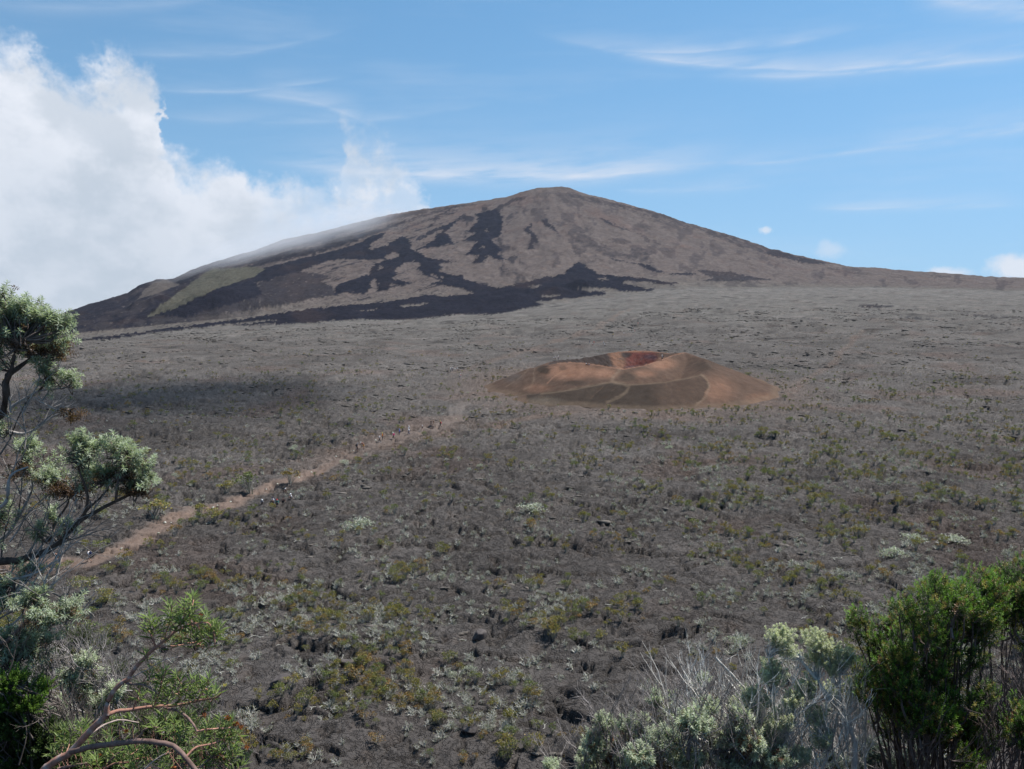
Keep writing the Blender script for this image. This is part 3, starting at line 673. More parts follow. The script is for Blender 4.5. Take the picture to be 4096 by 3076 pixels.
# ---------------------------------------------------------------- air: even thin haze round everything, and mist on the flank
def build_air():
    m = bpy.data.materials.new('haze'); m.use_nodes = True; n = Nd(m.node_tree); n.n.clear()
    o = n.new('ShaderNodeOutputMaterial'); v = n.new('ShaderNodeVolumePrincipled'); n.l.new(v.outputs[0], o.inputs['Volume'])
    v.inputs['Color'].default_value = (.66, .80, 1.0, 1); v.inputs['Density'].default_value = 0.000019; v.inputs['Anisotropy'].default_value = 0.1
    x0, x1, y0, y1, z0, z1 = -2900, 2900, -40, 3300, -420, 372
    V = np.array([(x, y, z) for z in (z0, z1) for x, y in ((x0, y0), (x1, y0), (x1, y1), (x0, y1))])
    F = np.array([(0, 3, 2, 1), (4, 5, 6, 7), (0, 1, 5, 4), (1, 2, 6, 5), (2, 3, 7, 6), (3, 0, 4, 7)])
    tag(link('haze', np_mesh('haze', V, F, m, False)), 'thin bluish haze in the air over the caldera', None, None, 'stuff')
    # mist
    m2 = bpy.data.materials.new('mist'); m2.use_nodes = True; n = Nd(m2.node_tree); n.n.clear()
    o = n.new('ShaderNodeOutputMaterial'); v = n.new('ShaderNodeVolumePrincipled'); n.l.new(v.outputs[0], o.inputs['Volume'])
    v.inputs['Color'].default_value = (.96, .97, 1.0, 1); v.inputs['Anisotropy'].default_value = 0.0
    p = n.new('ShaderNodeTexCoord').outputs['Object']
    x, y, z = n.sep(p)
    r = n.m('SQRT', n.add(n.add(n.mul(x, x), n.mul(y, y)), n.mul(z, z)))
    nz = n.noise(p, 2.2, 5, .6)
    d = n.mul(n.sm(n.add(n.sub(1.0, r), n.mul(n.sub(nz, .5), 1.2)), 0.0, 1.0), 0.0030)
    n.l.new(d, v.inputs['Density'])
    bm = bmesh.new(); bmesh.ops.create_icosphere(bm, subdivisions=3, radius=1.0)
    me = bpy.data.meshes.new('mist'); bm.to_mesh(me); bm.free(); me.materials.append(m2)
    for (dx, dy, Y, rx, ry, rz, rot) in ((670, 505, 2330, 290, 240, 105, -.20), (520, 566, 2230, 290, 240, 95, -.25), (775, 470, 2420, 170, 170, 60, -.17)):
        c = P(dx*D2, dy*D2, Y)
        ob = link('mist', me if rot == -.18 else me.copy(), None, c, (0, rot, 0)); ob.scale = (rx, ry, rz)
        tag(ob, 'white mist drifting over the left flank of the volcano', None, 'mist on the volcano', 'stuff')
build_air()

# one low cloud overhead, outside the frame, whose shadow lies on the plain at left
def passing_cloud():
    m = bpy.data.materials.new('cloud'); m.use_nodes = True; n = Nd(m.node_tree); n.n.clear()
    o = n.new('ShaderNodeOutputMaterial'); v = n.new('ShaderNodeVolumePrincipled'); n.l.new(v.outputs[0], o.inputs['Volume'])
    v.inputs['Color'].default_value = (.98, .98, 1, 1); v.inputs['Density'].default_value = .0085
    for i, (dx, dy, rx, ry, rz) in enumerate(((330, 868, 46, 60, 34), (500, 850, 42, 46, 28), (200, 852, 40, 48, 28))):
        u, w = ray(dx*D2, dy*D2); Y = -H/w; h = 470+16*i
        bm = bmesh.new(); bmesh.ops.create_icosphere(bm, subdivisions=4, radius=1.0)
        for q in bm.verts:
            a = q.co; k = 1+.30*float(fbm(np.array([a.x*1.3+i*7+a.z]), np.array([a.y*1.3]), 601, 4)[0])*2; q.co = a*k
        me = bpy.data.meshes.new('cloud'); bm.to_mesh(me); bm.free(); me.materials.append(m)
        ob = link('cloud', me, None, (u*Y+h*tosun.x/tosun.z, Y+h*tosun.y/tosun.z, h)); ob.scale = (rx, ry, rz)
        tag(ob, 'low white cloud overhead shading the left of the plain', 'cloud', 'clouds overhead', 'stuff')
passing_cloud()
# ---------------------------------------------------------------- plant building tools
class Acc:
    """collects triangles with a colour per vertex"""
    def __init__(s): s.V = []; s.F = []; s.K = []; s.n = 0
    def add(s, V, F, col):
        V = np.asarray(V, float); F = np.asarray(F, int)
        if len(V) == 0: return
        c = np.broadcast_to(np.asarray(col, float), (len(V), 3))
        s.V.append(V); s.F.append(F+s.n); s.K.append(c); s.n += len(V)
    def mesh(s, name, mat, smooth=False):
        return np_mesh(name, np.concatenate(s.V), np.concatenate(s.F), mat, smooth, np.clip(np.concatenate(s.K), .004, .9))
def unit(v): v = np.asarray(v, float); return v/(np.linalg.norm(v, axis=-1, keepdims=True)+1e-9)
def frames(d, roll):
    """rotation matrices (n,3,3) whose first column is d"""
    d = unit(d); ref = np.where(np.abs(d[:, 2:3]) > .92, np.array([[1., 0, 0]]), np.array([[0, 0, 1.]]))
    s = unit(np.cross(ref, d)); t = np.cross(d, s)
    c, q = np.cos(roll)[:, None], np.sin(roll)[:, None]
    return np.stack([d, s*c+t*q, t*c-s*q], -1)
def stamp(acc, TV, TF, pos, dirs, roll, scale, col):
    """copies of a template mesh (x along the leaf) at many places"""
    n = len(pos)
    if n == 0: return
    M = frames(dirs, roll); scale = np.asarray(scale, float)
    if scale.ndim == 1: scale = np.repeat(scale[:, None], 3, 1)
    V = np.einsum('nij,kj->nki', M*scale[:, None, :], TV)+np.asarray(pos)[:, None, :]
    F = TF[None]+(np.arange(n)*len(TV))[:, None, None]
    c = np.repeat(np.asarray(col, float).reshape(-1, 3) if np.ndim(col) > 1 else np.broadcast_to(col, (n, 3)), len(TV), 0)
    acc.add(V.reshape(-1, 3), F.reshape(-1, 3), c)
LEAF_V = np.array([(0, 0, 0), (.42, .5, .10), (.42, -.5, .10), (.45, 0, -.04), (1, 0, -.10)]); LEAF_F = np.array([(0, 3, 1), (0, 2, 3), (1, 3, 4), (3, 2, 4)])
NEED_V = np.array([(0, 0, 0), (.5, .5, .0), (.5, -.5, 0), (1, 0, 0)]); NEED_F = np.array([(0, 2, 1), (2, 3, 1)])
def tube(acc, pts, rad, col, sides=5):
    pts = np.asarray(pts, float); n = len(pts); rad = np.broadcast_to(np.asarray(rad, float), (n,))
    d = np.gradient(pts, axis=0); M = frames(d, np.zeros(n))
    a = np.arange(sides)*2*np.pi/sides
    ring = M[:, None, :, 1]*np.cos(a)[None, :, None]+M[:, None, :, 2]*np.sin(a)[None, :, None]
    V = pts[:, None, :]+ring*rad[:, None, None]
    i = np.arange(n-1)[:, None]*sides; j = np.arange(sides)[None]; j2 = (j+1) % sides
    A = i+j; B = i+j2; Cc = i+sides+j2; Dd = i+sides+j
    F = np.concatenate([np.stack([A, B, Cc], -1).reshape(-1, 3), np.stack([A, Cc, Dd], -1).reshape(-1, 3)])
    c = np.repeat(np.asarray(col).reshape(-1, 3), sides, 0) if np.ndim(col) > 1 else col
    acc.add(V.reshape(-1, 3), F, c)
def curve(pts, n=14, wob=0.0, seed=0):
    """smooth line through the points"""
    p = np.asarray([tuple(q) for q in pts], float); m = len(p)
    e = np.concatenate([[2*p[0]-p[1]], p, [2*p[-1]-p[-2]]])
    out = []
    per = max(2, int(math.ceil(n/(m-1))))
    for i in range(m-1):
        t = np.linspace(0, 1, per, endpoint=(i == m-2))[:, None]
        a, b, c, d = e[i], e[i+1], e[i+2], e[i+3]
        out.append(.5*((2*b)+(c-a)*t+(2*a-5*b+4*c-d)*t*t+(3*b-a-3*c+d)*t**3))
    q = np.concatenate(out)
    if wob:
        r = np.random.default_rng(seed); L = np.linalg.norm(p[-1]-p[0])
        w = r.normal(0, wob*L, q.shape); w[0] = 0; w[-1] *= .3
        w = (w+np.roll(w, 1, 0)+np.roll(w, -1, 0))/3; w[0] = 0; q = q+w
    return q
def leafy(mat_name, trans=.35, rough=.6):
    m = bpy.data.materials.new(mat_name); m.use_nodes = True; n = Nd(m.node_tree); n.n.clear()
    o = n.new('ShaderNodeOutputMaterial')
    at = n.new('ShaderNodeAttribute', attribute_name='tint').outputs[0]
    p = n.new('ShaderNodeTexCoord').outputs['Object']
    c = n.mix(1.0, at, n.lin(n.noise(p, 9.0, 3), .3, .7, .8, 1.2), 'MULTIPLY')
    d = n.new('ShaderNodeBsdfDiffuse'); t = n.new('ShaderNodeBsdfTranslucent'); g = n.new('ShaderNodeBsdfGlossy'); g.inputs['Roughness'].default_value = .5
    n.l.new(c, d.inputs[0]); n.l.new(n.mix(1.0, c, (1.05, 1.2, .7), 'MULTIPLY'), t.inputs[0]); g.inputs[0].default_value = (1, 1, 1, 1)
    a = n.new('ShaderNodeMixShader'); a.inputs[0].default_value = trans; n.l.new(d.outputs[0], a.inputs[1]); n.l.new(t.outputs[0], a.inputs[2])
    b = n.new('ShaderNodeMixShader'); b.inputs[0].default_value = .015; n.l.new(a.outputs[0], b.inputs[1]); n.l.new(g.outputs[0], b.inputs[2])
    n.l.new(b.outputs[0], o.inputs[0]); return m
def bark(mat_name):
    m, n, b = new_mat(mat_name, .95, .03)
    at = n.new('ShaderNodeAttribute', attribute_name='tint').outputs[0]; p = n.new('ShaderNodeTexCoord').outputs['Object']
    k = n.noise(n.vmap(p, (1, 1, .5)), 46, 5, .65)
    n.l.new(n.mix(1.0, at, n.lin(k, .25, .75, .55, 1.45), 'MULTIPLY'), b.inputs['Base Color'])
    bp = n.new('ShaderNodeBump'); bp.inputs['Strength'].default_value = .5; bp.inputs['Distance'].default_value = .004; n.l.new(k, bp.inputs['Height']); n.l.new(bp.outputs[0], b.inputs['Normal'])
    return m
M_leaf = leafy('leaf', .42); M_bark = bark('bark'); M_scrub = leafy('heath_leaf', .4)
# ---------------------------------------------------------------- shrubs of the plain
def scrub_mesh(name, seed, kind):
    r = np.random.default_rng(seed); A = Acc()
    if kind == 'heath':
        hue = [(.105, .088, .022), (.125, .085, .024), (.080, .084, .022), (.120, .098, .028), (.135, .078, .026), (.070, .080, .022), (.098, .088, .03), (.115, .09, .02)][seed % 8]
        ns = 15; spread = .36+.16*r.random(); hgt = .80+.30*r.random()
        for i in range(ns):
            an = r.uniform(0, 6.28); rr = spread*math.sqrt(r.random()); tip = np.array([rr*math.cos(an), rr*math.sin(an), hgt*(1-.45*(rr/.6)**2)*r.uniform(.75, 1.1)])
            mid = tip*[.45, .45, .5]+r.normal(0, .03, 3); base = np.array([r.normal(0, .05), r.normal(0, .05), -.08])
            g = np.array([.42, .39, .37])*r.uniform(.55, 1.2)
            tube(A, curve([base, mid, tip], 4), [.022, .018, .014, .009][:len(curve([base, mid, tip], 4))], g, 3)
            for q in range(3):
                e = mid+(tip-mid)*r.uniform(.1, .8); f = e+np.array([r.normal(0, .10), r.normal(0, .10), r.uniform(.03, .16)])
                tube(A, [e, f], [.011, .006], g*1.1, 3)
            m = int(r.integers(12, 28)); rad = r.uniform(.08, .16)
            pos = tip+r.normal(0, 1, (m, 3))*[rad*.7, rad*.7, rad*.42]
            c = (np.array(hue)*1.85+.010)*r.uniform(.6, 1.4, (m, 1))*(1+r.normal(0, .08, (m, 3)))
            stamp(A, NEED_V-[.5, 0, 0], NEED_F, pos, r.normal(0, 1, (m, 3))+[0, 0, .7], r.uniform(0, 6.28, m), np.stack([r.uniform(.06, .10, m), r.uniform(.045, .075, m), np.ones(m)], -1), c)
    elif kind == 'dead':
        g0 = np.array([.62, .59, .57])
        def br(p, d, L, rad, dep):
            q = p+d*L*.5+r.normal(0, .10*L, 3); e = p+d*L+r.normal(0, .12*L, 3)
            tube(A, [p, q, e], [rad, rad*.8, rad*.5], g0*r.uniform(.6, 1.25), 3)
            if dep:
                for k in range(int(r.integers(2, 4))):
                    nd = unit(d+r.normal(0, .55, 3)+[0, 0, .12]); br(q+(e-q)*r.random(), nd, L*r.uniform(.5, .8), rad*.55, dep-1)
        for i in range(9):
            an = r.uniform(0, 6.28); t = r.uniform(.2, 1.1)
            br(np.array([0, 0, -.05]), unit([math.cos(an)*t, math.sin(an)*t, .75]), r.uniform(.28, .42), .034, 2)
        if seed % 2:                                             # a few leaves left
            m = 14; pos = r.normal(0, 1, (m, 3))*[.25, .25, .08]+[0, 0, .55]
            stamp(A, NEED_V-[.5, 0, 0], NEED_F, pos, r.normal(0, 1, (m, 3)), r.uniform(0, 6.28, m), np.stack([np.full(m, .10), np.full(m, .07), np.ones(m)], -1), np.array([.11, .09, .03])*r.uniform(.7, 1.3, (m, 1)))
    elif kind == 'fallen':
        g0 = np.array([.60, .57, .55]); p = np.array([-.6, 0, .03]); pts = [p]
        for i in range(5): p = p+np.array([.24, r.normal(0, .10), r.normal(0, .04)]); p[2] = abs(p[2]); pts.append(p)
        tube(A, curve(pts, 10), np.linspace(.035, .012, len(curve(pts, 10))), g0, 4)
        for i in range(7):
            b = pts[int(r.integers(1, 5))]; e = b+np.array([r.uniform(-.1, .3), r.normal(0, .22), r.uniform(.0, .22)])
            tube(A, [b, (b+e)/2+r.normal(0, .03, 3), e], [.016, .011, .005], g0*r.uniform(.8, 1.2), 3)
    else:                                                        # silver: dense pale grey-green mound
        for i in range(16):
            an = r.uniform(0, 6.28); rr = .5*math.sqrt(r.random()); tip = np.array([rr*math.cos(an), rr*math.sin(an), .42*(1-.6*(rr/.6)**2)*r.uniform(.8, 1.15)])
            tube(A, [(0, 0, -.05), tip*[.5, .5, .45]+r.normal(0, .03, 3), tip], [.02, .013, .006], np.array([.34, .32, .30])*r.uniform(.7, 1.1), 3)
            m = 26; pos = tip+r.normal(0, 1, (m, 3))*[.11, .11, .07]
            stamp(A, NEED_V-[.5, 0, 0], NEED_F, pos, r.normal(0, 1, (m, 3))+[0, 0, .6], r.uniform(0, 6.28, m), np.stack([r.uniform(.06, .11, m), r.uniform(.03, .06, m), np.ones(m)], -1), np.array([.42, .42, .36])*r.uniform(.65, 1.3, (m, 1)))
    return A.mesh(name, M_scrub)
def rock_lump(name, seed, squash=(1, .8, .55), sub=3):
    r = np.random.default_rng(seed); bm = bmesh.new(); bmesh.ops.create_icosphere(bm, subdivisions=sub, radius=.5)
    pl = [(unit(r.normal(0, 1, 3)), r.uniform(.22, .42)) for _ in range(12)]
    V = np.array([v.co[:] for v in bm.verts])
    for nrm, d in pl:
        k = V@nrm; V = V-np.where(k > d, k-d, 0)[:, None]*nrm
    V = V*(1+.10*fbm(V[:, 0]*3+seed, V[:, 1]*3+V[:, 2]*2, 401, 3)[:, None])*squash
    F = np.array([[v.index for v in f.verts] for f in bm.faces]); bm.free()
    return V, F
M_boulder = bark('boulder_rock'); M_boulder.node_tree.nodes['Bump'].inputs['Distance'].default_value = .03
for _n in M_boulder.node_tree.nodes:
    if _n.type == 'TEX_NOISE': _n.inputs['Scale'].default_value = 7
def slab_mesh(name, seed):
    r = np.random.default_rng(seed); A = Acc()
    for i in range(3):
        V, F = rock_lump('slab', seed*7+i, (1.0, .42, .26), 2); V = V*r.uniform(.6, 1.1)+[r.uniform(-.45, .45), r.uniform(-.14, .14), r.uniform(-.03, .05)]
        A.add(V, F, np.array([.104, .091, .079])*r.uniform(.75, 1.2))
    return A.mesh(name, M_boulder, False)
NAMES = {'heath': 'heath_shrub', 'dead': 'bleached_shrub', 'silver': 'silver_shrub', 'fallen': 'dead_branch', 'slab': 'lava_slab'}
PROTO = {k: [scrub_mesh(NAMES[k], 100*j+i, k) for i in range(c)] for j, (k, c) in enumerate((('heath', 8), ('dead', 4), ('silver', 3), ('fallen', 3)))}
PROTO['slab'] = [slab_mesh('lava_slab', 11+i) for i in range(5)]
def where(X, Y):
    sx, sy = proj(X, Y, 0); sx /= D2; sy /= D2
    if sy > 1480: v = 'low in the plain,'
    elif sy > 1300: v = 'in the near plain,'
    elif sy > 1120: v = 'midway up the plain,'
    else: v = 'in the middle plain,'
    h = 'far left' if sx < 560 else 'under the hikers' if sx < 980 else 'left under the cone' if sx < 1300 else 'right under the cone' if sx < 1750 else 'near the right edge'
    return v+' '+h
HUES = ['olive', 'ochre-olive', 'green', 'yellow-olive', 'rust-tinged', 'dark green', 'grey-olive', 'mustard']
def lab_of(kind, pr, s, X, Y, fl=1.0):
    z = 'small ' if s < .75 else 'big ' if s > 1.25 else ''
    if kind == 'heath': a = z+HUES[pr]+' heath shrub'
    elif kind == 'dead': a = z+('bleached half-bare shrub' if pr % 2 else 'bare bleached grey shrub')
    elif kind == 'silver': a = z+'pale silvery shrub'
    elif kind == 'slab': a = ('low ' if fl < .85 else '')+('long' if s > 1.3 else 'short')+' dark lava ledge'
    else: a = z+'bleached dead branch'
    return ('upright ' if fl > 1.0 else 'spreading ' if fl < .86 else '')+a+' '+where(X, Y) if kind not in ('fallen', 'slab') else a+' '+where(X, Y)
LABEL = {'heath': 'olive heath shrub with grey stems growing on the lava plain', 'dead': 'bare bleached grey twiggy shrub on the lava plain',
         'silver': 'pale silvery shrub mound on the dark lava plain', 'fallen': 'bleached dead branch lying on the dark lava'}
GROUP = {'heath': 'olive heath shrubs on the lava plain', 'dead': 'bleached twiggy shrubs on the lava plain', 'silver': 'silvery shrubs on the lava plain', 'fallen': 'dead branches lying on the lava', 'slab': 'broken lava slabs on the plain'}
def scatter():
    r = np.random.default_rng(21)
    PT = [(p.x, p.y) for p in PATH]
    def field(n, y0, y1, dens, seed, pw):
        u = r.uniform(-.68, .68, n); Y = np.sqrt(r.uniform(y0*y0, y1*y1, n)); X = u*Y
        keep = r.random(n) < dens(X, Y)
        X, Y = X[keep], Y[keep]
        c, in1 = cone_h(X, Y); ok = ~((c > base_plain(X, Y)+.05) & (np.abs(X-42) < 85) & (np.abs(Y-285) < 85))
        d, _ = dline(X, Y, PT); ok &= (d > 2.0+5*r.random(len(X))**2)
        return X[ok], Y[ok]
    def cl(X, Y, s, sc): return fbm(X/sc, Y/sc, s, 4, .6)
    def rich(X, Y):
        sx, sy = proj(X, Y, 0*X); sx = sx/D2; sy = sy/D2
        k = .48+.9*np.exp(-(((sx-1750)/420)**2+((sy-1060)/110)**2))+.55*sstep(sy, 1150, 1400)-.30*np.exp(-(((sx-1150)/330)**2+((sy-1040)/110)**2))+.5*np.exp(-(((sx-320)/300)**2+((sy-1330)/120)**2))
        return k
    sets = {}
    X, Y = field(80000, 58, 330, lambda x, y: sstep(cl(x, y, 301, 9)+.30*cl(x, y, 303, 30), -.12, .48)*np.clip(rich(x, y), .1, 2)*.70*(1+.5*sstep(y, 110, 70))*(1-.55*sstep(y, 150, 300)), 1, 1)
    sz = np.exp(r.normal(-.28, .42, len(X)))*np.clip(1.15-.0012*(Y-60), .8, 1.2); sz = np.clip(sz, .25, 1.55)
    X2, Y2 = field(44000, 330, 800, lambda x, y: sstep(cl(x, y, 301, 16)+.4*cl(x, y, 305, 70), -.05, .35)*.09*(1-sstep(y, 360, 600)), 2, 1)
    s2 = np.clip(np.exp(r.normal(-.15, .35, len(X2))), .4, 1.8)
    sets['heath'] = (np.concatenate([X, X2]), np.concatenate([Y, Y2]), np.concatenate([sz, s2]))
    X, Y = field(60000, 58, 230, lambda x, y: sstep(cl(x, y, 311, 8)+.35*cl(x, y, 303, 30), -.14, .40)*np.clip(rich(x, y), .1, 2)*.80*(1+.9*sstep(y, 110, 70))*(1-.93*sstep(y, 95, 200)), 3, 1)
    sets['dead'] = (X, Y, np.clip(np.exp(r.normal(-.22, .40, len(X))), .3, 1.5))
    X, Y = field(6000, 60, 300, lambda x, y: sstep(cl(x, y, 317, 14), .15, .6)*.22, 4, 1)
    sets['silver'] = (X, Y, np.exp(r.normal(-.1, .32, len(X))))
    X, Y = field(1500, 58, 140, lambda x, y: .25+0*x, 5, 1)
    sets['fallen'] = (X, Y, np.exp(r.normal(-.15, .3, len(X))))
    X, Y = field(20000, 58, 330, lambda x, y: sstep(cl(x, y, 331, 26), -.05, .4)*.40, 6, 1); X2, Y2 = field(90000, 330, 900, lambda x, y: sstep(cl(x, y, 333, 60), -.15, .35)*.38, 7, 1)
    sets['slab'] = (np.concatenate([X, X2]), np.concatenate([Y, Y2]), np.concatenate([np.clip(np.exp(r.normal(-.15, .45, len(X)))*(.7+Y/300), .4, 2.6), np.clip(np.exp(r.normal(.75, .4, len(X2))), 1, 5)]))
    for kind, (X, Y, sz) in sets.items():
        Z = ground_z(X, Y)
        big = np.argsort(-(sz/Y)*(np.abs(X/Y) < .63)); nind = {'heath': 278, 'dead': 290, 'silver': 40, 'fallen': 60, 'slab': 270}[kind]
        rot = r.uniform(0, 6.28, len(X)) if kind != 'slab' else r.normal(0, .45, len(X)); pr = r.integers(0, len(PROTO[kind]), len(X)); flat = r.uniform(.75, 1.1, len(X))
        first = {}
        for i in big[:nind]:
            o = link(NAMES[kind], PROTO[kind][pr[i]], None, (X[i], Y[i], Z[i]-(.02 if kind != 'slab' else .06*sz[i])), (r.normal(0, .08), r.normal(0, .08), rot[i]), (sz[i], sz[i], sz[i]*flat[i]))
            tag(o, lab_of(kind, int(pr[i]), sz[i], X[i], Y[i], flat[i]), 'branch' if kind == 'fallen' else 'rock' if kind == 'slab' else 'shrub', GROUP[kind]); o['kind'] = 'thing'; first.setdefault(int(pr[i]), o)
        rest = big[nind:]
        if kind == 'fallen' or len(rest) < 5: continue
        me = bpy.data.meshes.new('distant_'+NAMES[kind]); me.vertices.add(len(rest))
        me.vertices.foreach_set('co', np.stack([X[rest], Y[rest], Z[rest]-(.03 if kind != 'slab' else .06*sz[rest])], -1).astype(np.float32).ravel())
        for nm, typ, v in (('pick', 'INT', pr[rest].astype(np.int32)), ('turn', 'FLOAT', rot[rest].astype(np.float32)), ('size', 'FLOAT', sz[rest].astype(np.float32))):
            me.attributes.new(nm, typ, 'POINT').data.foreach_set('value', v)
        o = link('distant_'+NAMES[kind]+'s', me)
        ng = bpy.data.node_groups.new('scatter', 'GeometryNodeTree')
        ng.interface.new_socket('Geometry', in_out='INPUT', socket_type='NodeSocketGeometry'); ng.interface.new_socket('Geometry', in_out='OUTPUT', socket_type='NodeSocketGeometry')
        N = ng.nodes; gi = N.new('NodeGroupInput'); go = N.new('NodeGroupOutput'); ins = N.new('GeometryNodeInstanceOnPoints'); j = N.new('GeometryNodeJoinGeometry')
        for k in sorted(first, reverse=True):
            oi = N.new('GeometryNodeObjectInfo'); oi.inputs[0].default_value = first[k]; oi.inputs['As Instance'].default_value = True; oi.transform_space = 'ORIGINAL'
            ng.links.new(oi.outputs['Geometry'], j.inputs[0])
        def attr(nm, typ):
            a = N.new('GeometryNodeInputNamedAttribute'); a.data_type = typ; a.inputs[0].default_value = nm; return a.outputs[0]
        ng.links.new(gi.outputs[0], ins.inputs['Points']); ng.links.new(j.outputs[0], ins.inputs['Instance']); ins.inputs['Pick Instance'].default_value = True
        ng.links.new(attr('pick', 'INT'), ins.inputs['Instance Index'])
        cx = N.new('ShaderNodeCombineXYZ'); ng.links.new(attr('turn', 'FLOAT'), cx.inputs[2])
        er = N.new('FunctionNodeEulerToRotation'); ng.links.new(cx.outputs[0], er.inputs[0]); ng.links.new(er.outputs[0], ins.inputs['Rotation'])
        ng.links.new(attr('size', 'FLOAT'), ins.inputs['Scale']); ng.links.new(ins.outputs[0], go.inputs[0])
        md = o.modifiers.new('scatter', 'NODES'); md.node_group = ng
        tag(o, {'heath': 'countless small olive heath shrubs speckling the lava plain', 'dead': 'countless small grey twigs and dead shrubs across the lava', 'silver': 'small silvery shrub mounds spread across the lava plain', 'slab': 'countless broken lava ledges and slabs across the plain'}[kind], None, None, 'stuff')
    # the bushes one can point at: (display x, y of the foot, width in display px, kind, prototype, height ratio, label)
    spec = [(540, 1066, 62, 'heath', 5, .75, 'large green heath bush at the bend of the footpath'), (335, 1120, 88, 'heath', 3, .55, 'widest olive heath bush above the left stretch of the footpath'), (377, 1158, 30, 'heath', 4, 1.0, 'dark brown upright heath bush at the lower edge of the footpath'),
            (432, 1118, 44, 'heath', 0, .8, 'rounded olive heath bush crowning the footpath edge'), (466, 1128, 52, 'heath', 3, .7, 'spreading olive heath bush right of the rounded one below the footpath'), (222, 1192, 42, 'heath', 2, .75, 'flat-topped heath bush above the hiker in white'), (185, 1188, 30, 'heath', 0, .9, 'small heath bush above and left of the hiker in white'),
            (147, 1230, 26, 'heath', 2, .9, 'dark green heath bush beside the hiker in black'), (272, 1222, 40, 'heath', 1, .9, 'olive heath bush below the footpath right of the hiker in white'), (628, 1044, 44, 'heath', 1, .7, 'olive heath bush above the seated walkers'), (490, 1065, 50, 'heath', 3, .6, 'low olive heath bush just above the footpath bend'),
            (200, 1390, 78, 'heath', 5, .65, 'dark green heath bush behind the lower left branches'), (230, 1300, 60, 'heath', 0, .6, 'low olive heath bush left of the red-stemmed shrub top'), (180, 1280, 66, 'heath', 6, .6, 'broad dull heath bush among the lower left scrub'),
            (1150, 1148, 32, 'heath', 4, 1.0, 'rust-orange rounded heath bush alone on bare lava'), (1222, 1193, 22, 'heath', 1, 1.0, 'small rust-topped heath bush right of the rust-orange one'), (1260, 1128, 26, 'heath', 0, 1.1, 'dark tree-like heath bush with a shadow in mid plain'), (1978, 1190, 30, 'heath', 3, 1.2, 'tall olive heath bush with bare stem near the silver mounds'),
            (775, 1142, 62, 'silver', 0, .8, 'largest pale silvery mound in the middle of the plain'), (1147, 1104, 64, 'silver', 1, .55, 'wide flat whitish shrub mound below the cinder cone'), (1928, 1205, 54, 'silver', 2, .9, 'whitish shrub mound with an olive bush beside it on the right'), (1970, 1170, 52, 'silver', 0, .7, 'whitish shrub above the other pale mounds on the right'), (2066, 1172, 66, 'silver', 1, .4, 'long low whitish shrub nearest the right edge'),
            (1592, 1392, 46, 'silver', 2, .9, 'grey silvery shrub above the flowering silver bush'), (745, 1000, 24, 'silver', 0, .6, 'small pale shrub close to the footpath group of hikers')]
    for dx, dy, w, kind, pi, hr, lab in spec:
        p = hit(dx*D2, dy*D2); s = w*D2*p.y/3313/1.05
        o = link(NAMES[kind], PROTO[kind][pi], None, p-Vector((0, 0, .05)), (0, 0, dx*.7), (s, s, s*hr)); tag(o, lab, 'shrub', GROUP[kind])
scatter()

# ---------------------------------------------------------------- boulders and way-mark stones
def stones():
    spec = [(1033, 1386, 48, 1, .62, 'dark lava boulder shadowed underneath standing alone in the foreground plain'), (745, 1442, 58, 2, .5, 'flat lava slab tilted over a black hollow at centre left'), (602, 1486, 54, 3, .55, 'dark lava boulder among grey shrubs left of the tilted slab'),
            (1010, 1590, 52, 4, .5, 'rounded lava slab low in the middle of the picture')]
    for dx, dy, w, sd_, sq, lab in spec:
        V, F = rock_lump('lava_boulder', sd_, (1, .8, sq)); p = hit(dx*D2, dy*D2); s = w*D2*p.y/3313*1.05
        gx, gy = np.meshgrid(np.linspace(-1, 1, 9)*s*.45, np.linspace(-.6, .8, 9)*s*.5); p.z = float(np.percentile(ground_z(gx.ravel()+p.x, gy.ravel()+p.y), 62))+s*sq*.06
        A = Acc(); A.add(V, F, np.array([.085, .074, .070])*(1+.3*fbm(V[:, 0]*4, V[:, 1]*4+V[:, 2], 405, 3))[:, None])
        o = link('lava_boulder', A.mesh('lava_boulder', M_boulder, False), None, p+Vector((0, s*.3, s*sq*.22)), (.1, 0, sd_*1.3), s); tag(o, lab, 'boulder', 'boulders on the lava plain')
    V, F = rock_lump('stone', 31, (1, .8, .5), 2); A = Acc(); A.add(V, F, (.62, .60, .57)); me = A.mesh('marker_stone', M_scrub)
    pts = [(237, 1216), (262, 1186), (357, 1129), (370, 1130), (342, 1152), (460, 1097), (470, 1092), (498, 1084), (545, 1056), (575, 1058), (600, 1046), (645, 1032), (652, 1029), (673, 1020), (726, 987), (758, 975), (764, 973), (812, 951), (905, 932), (1228, 733), (1250, 737), (1273, 741), (985, 905)]
    for i, (a, b) in enumerate(pts):
        p = hit(a*D2, b*D2); o = link('marker_stone', me, None, p+Vector((0, 0, .05)), (0, 0, i*1.7), .36+.12*(i % 3)); tag(o, 'small white-painted marker stone on the footpath over the lava', 'marker stone', 'white marker stones along the footpath')
    for i in range(34):
        t = i/33*(len(PATH4)-1); k = min(int(t), len(PATH4)-2); p = PATH4[k].lerp(PATH4[k+1], t-k); q = Vector((p.x+.9*math.sin(i*2.3), p.y+1.2*math.cos(i*5.1), 0)); q.z = float(ground_z([q.x], [q.y])[0])+.05
        o = link('marker_stone', me, None, q, (0, 0, i*1.1), .42); tag(o, 'tiny white-painted marker stone on the faint trail right of the cone', 'marker stone', 'white marker stones right of the cone')
stones()
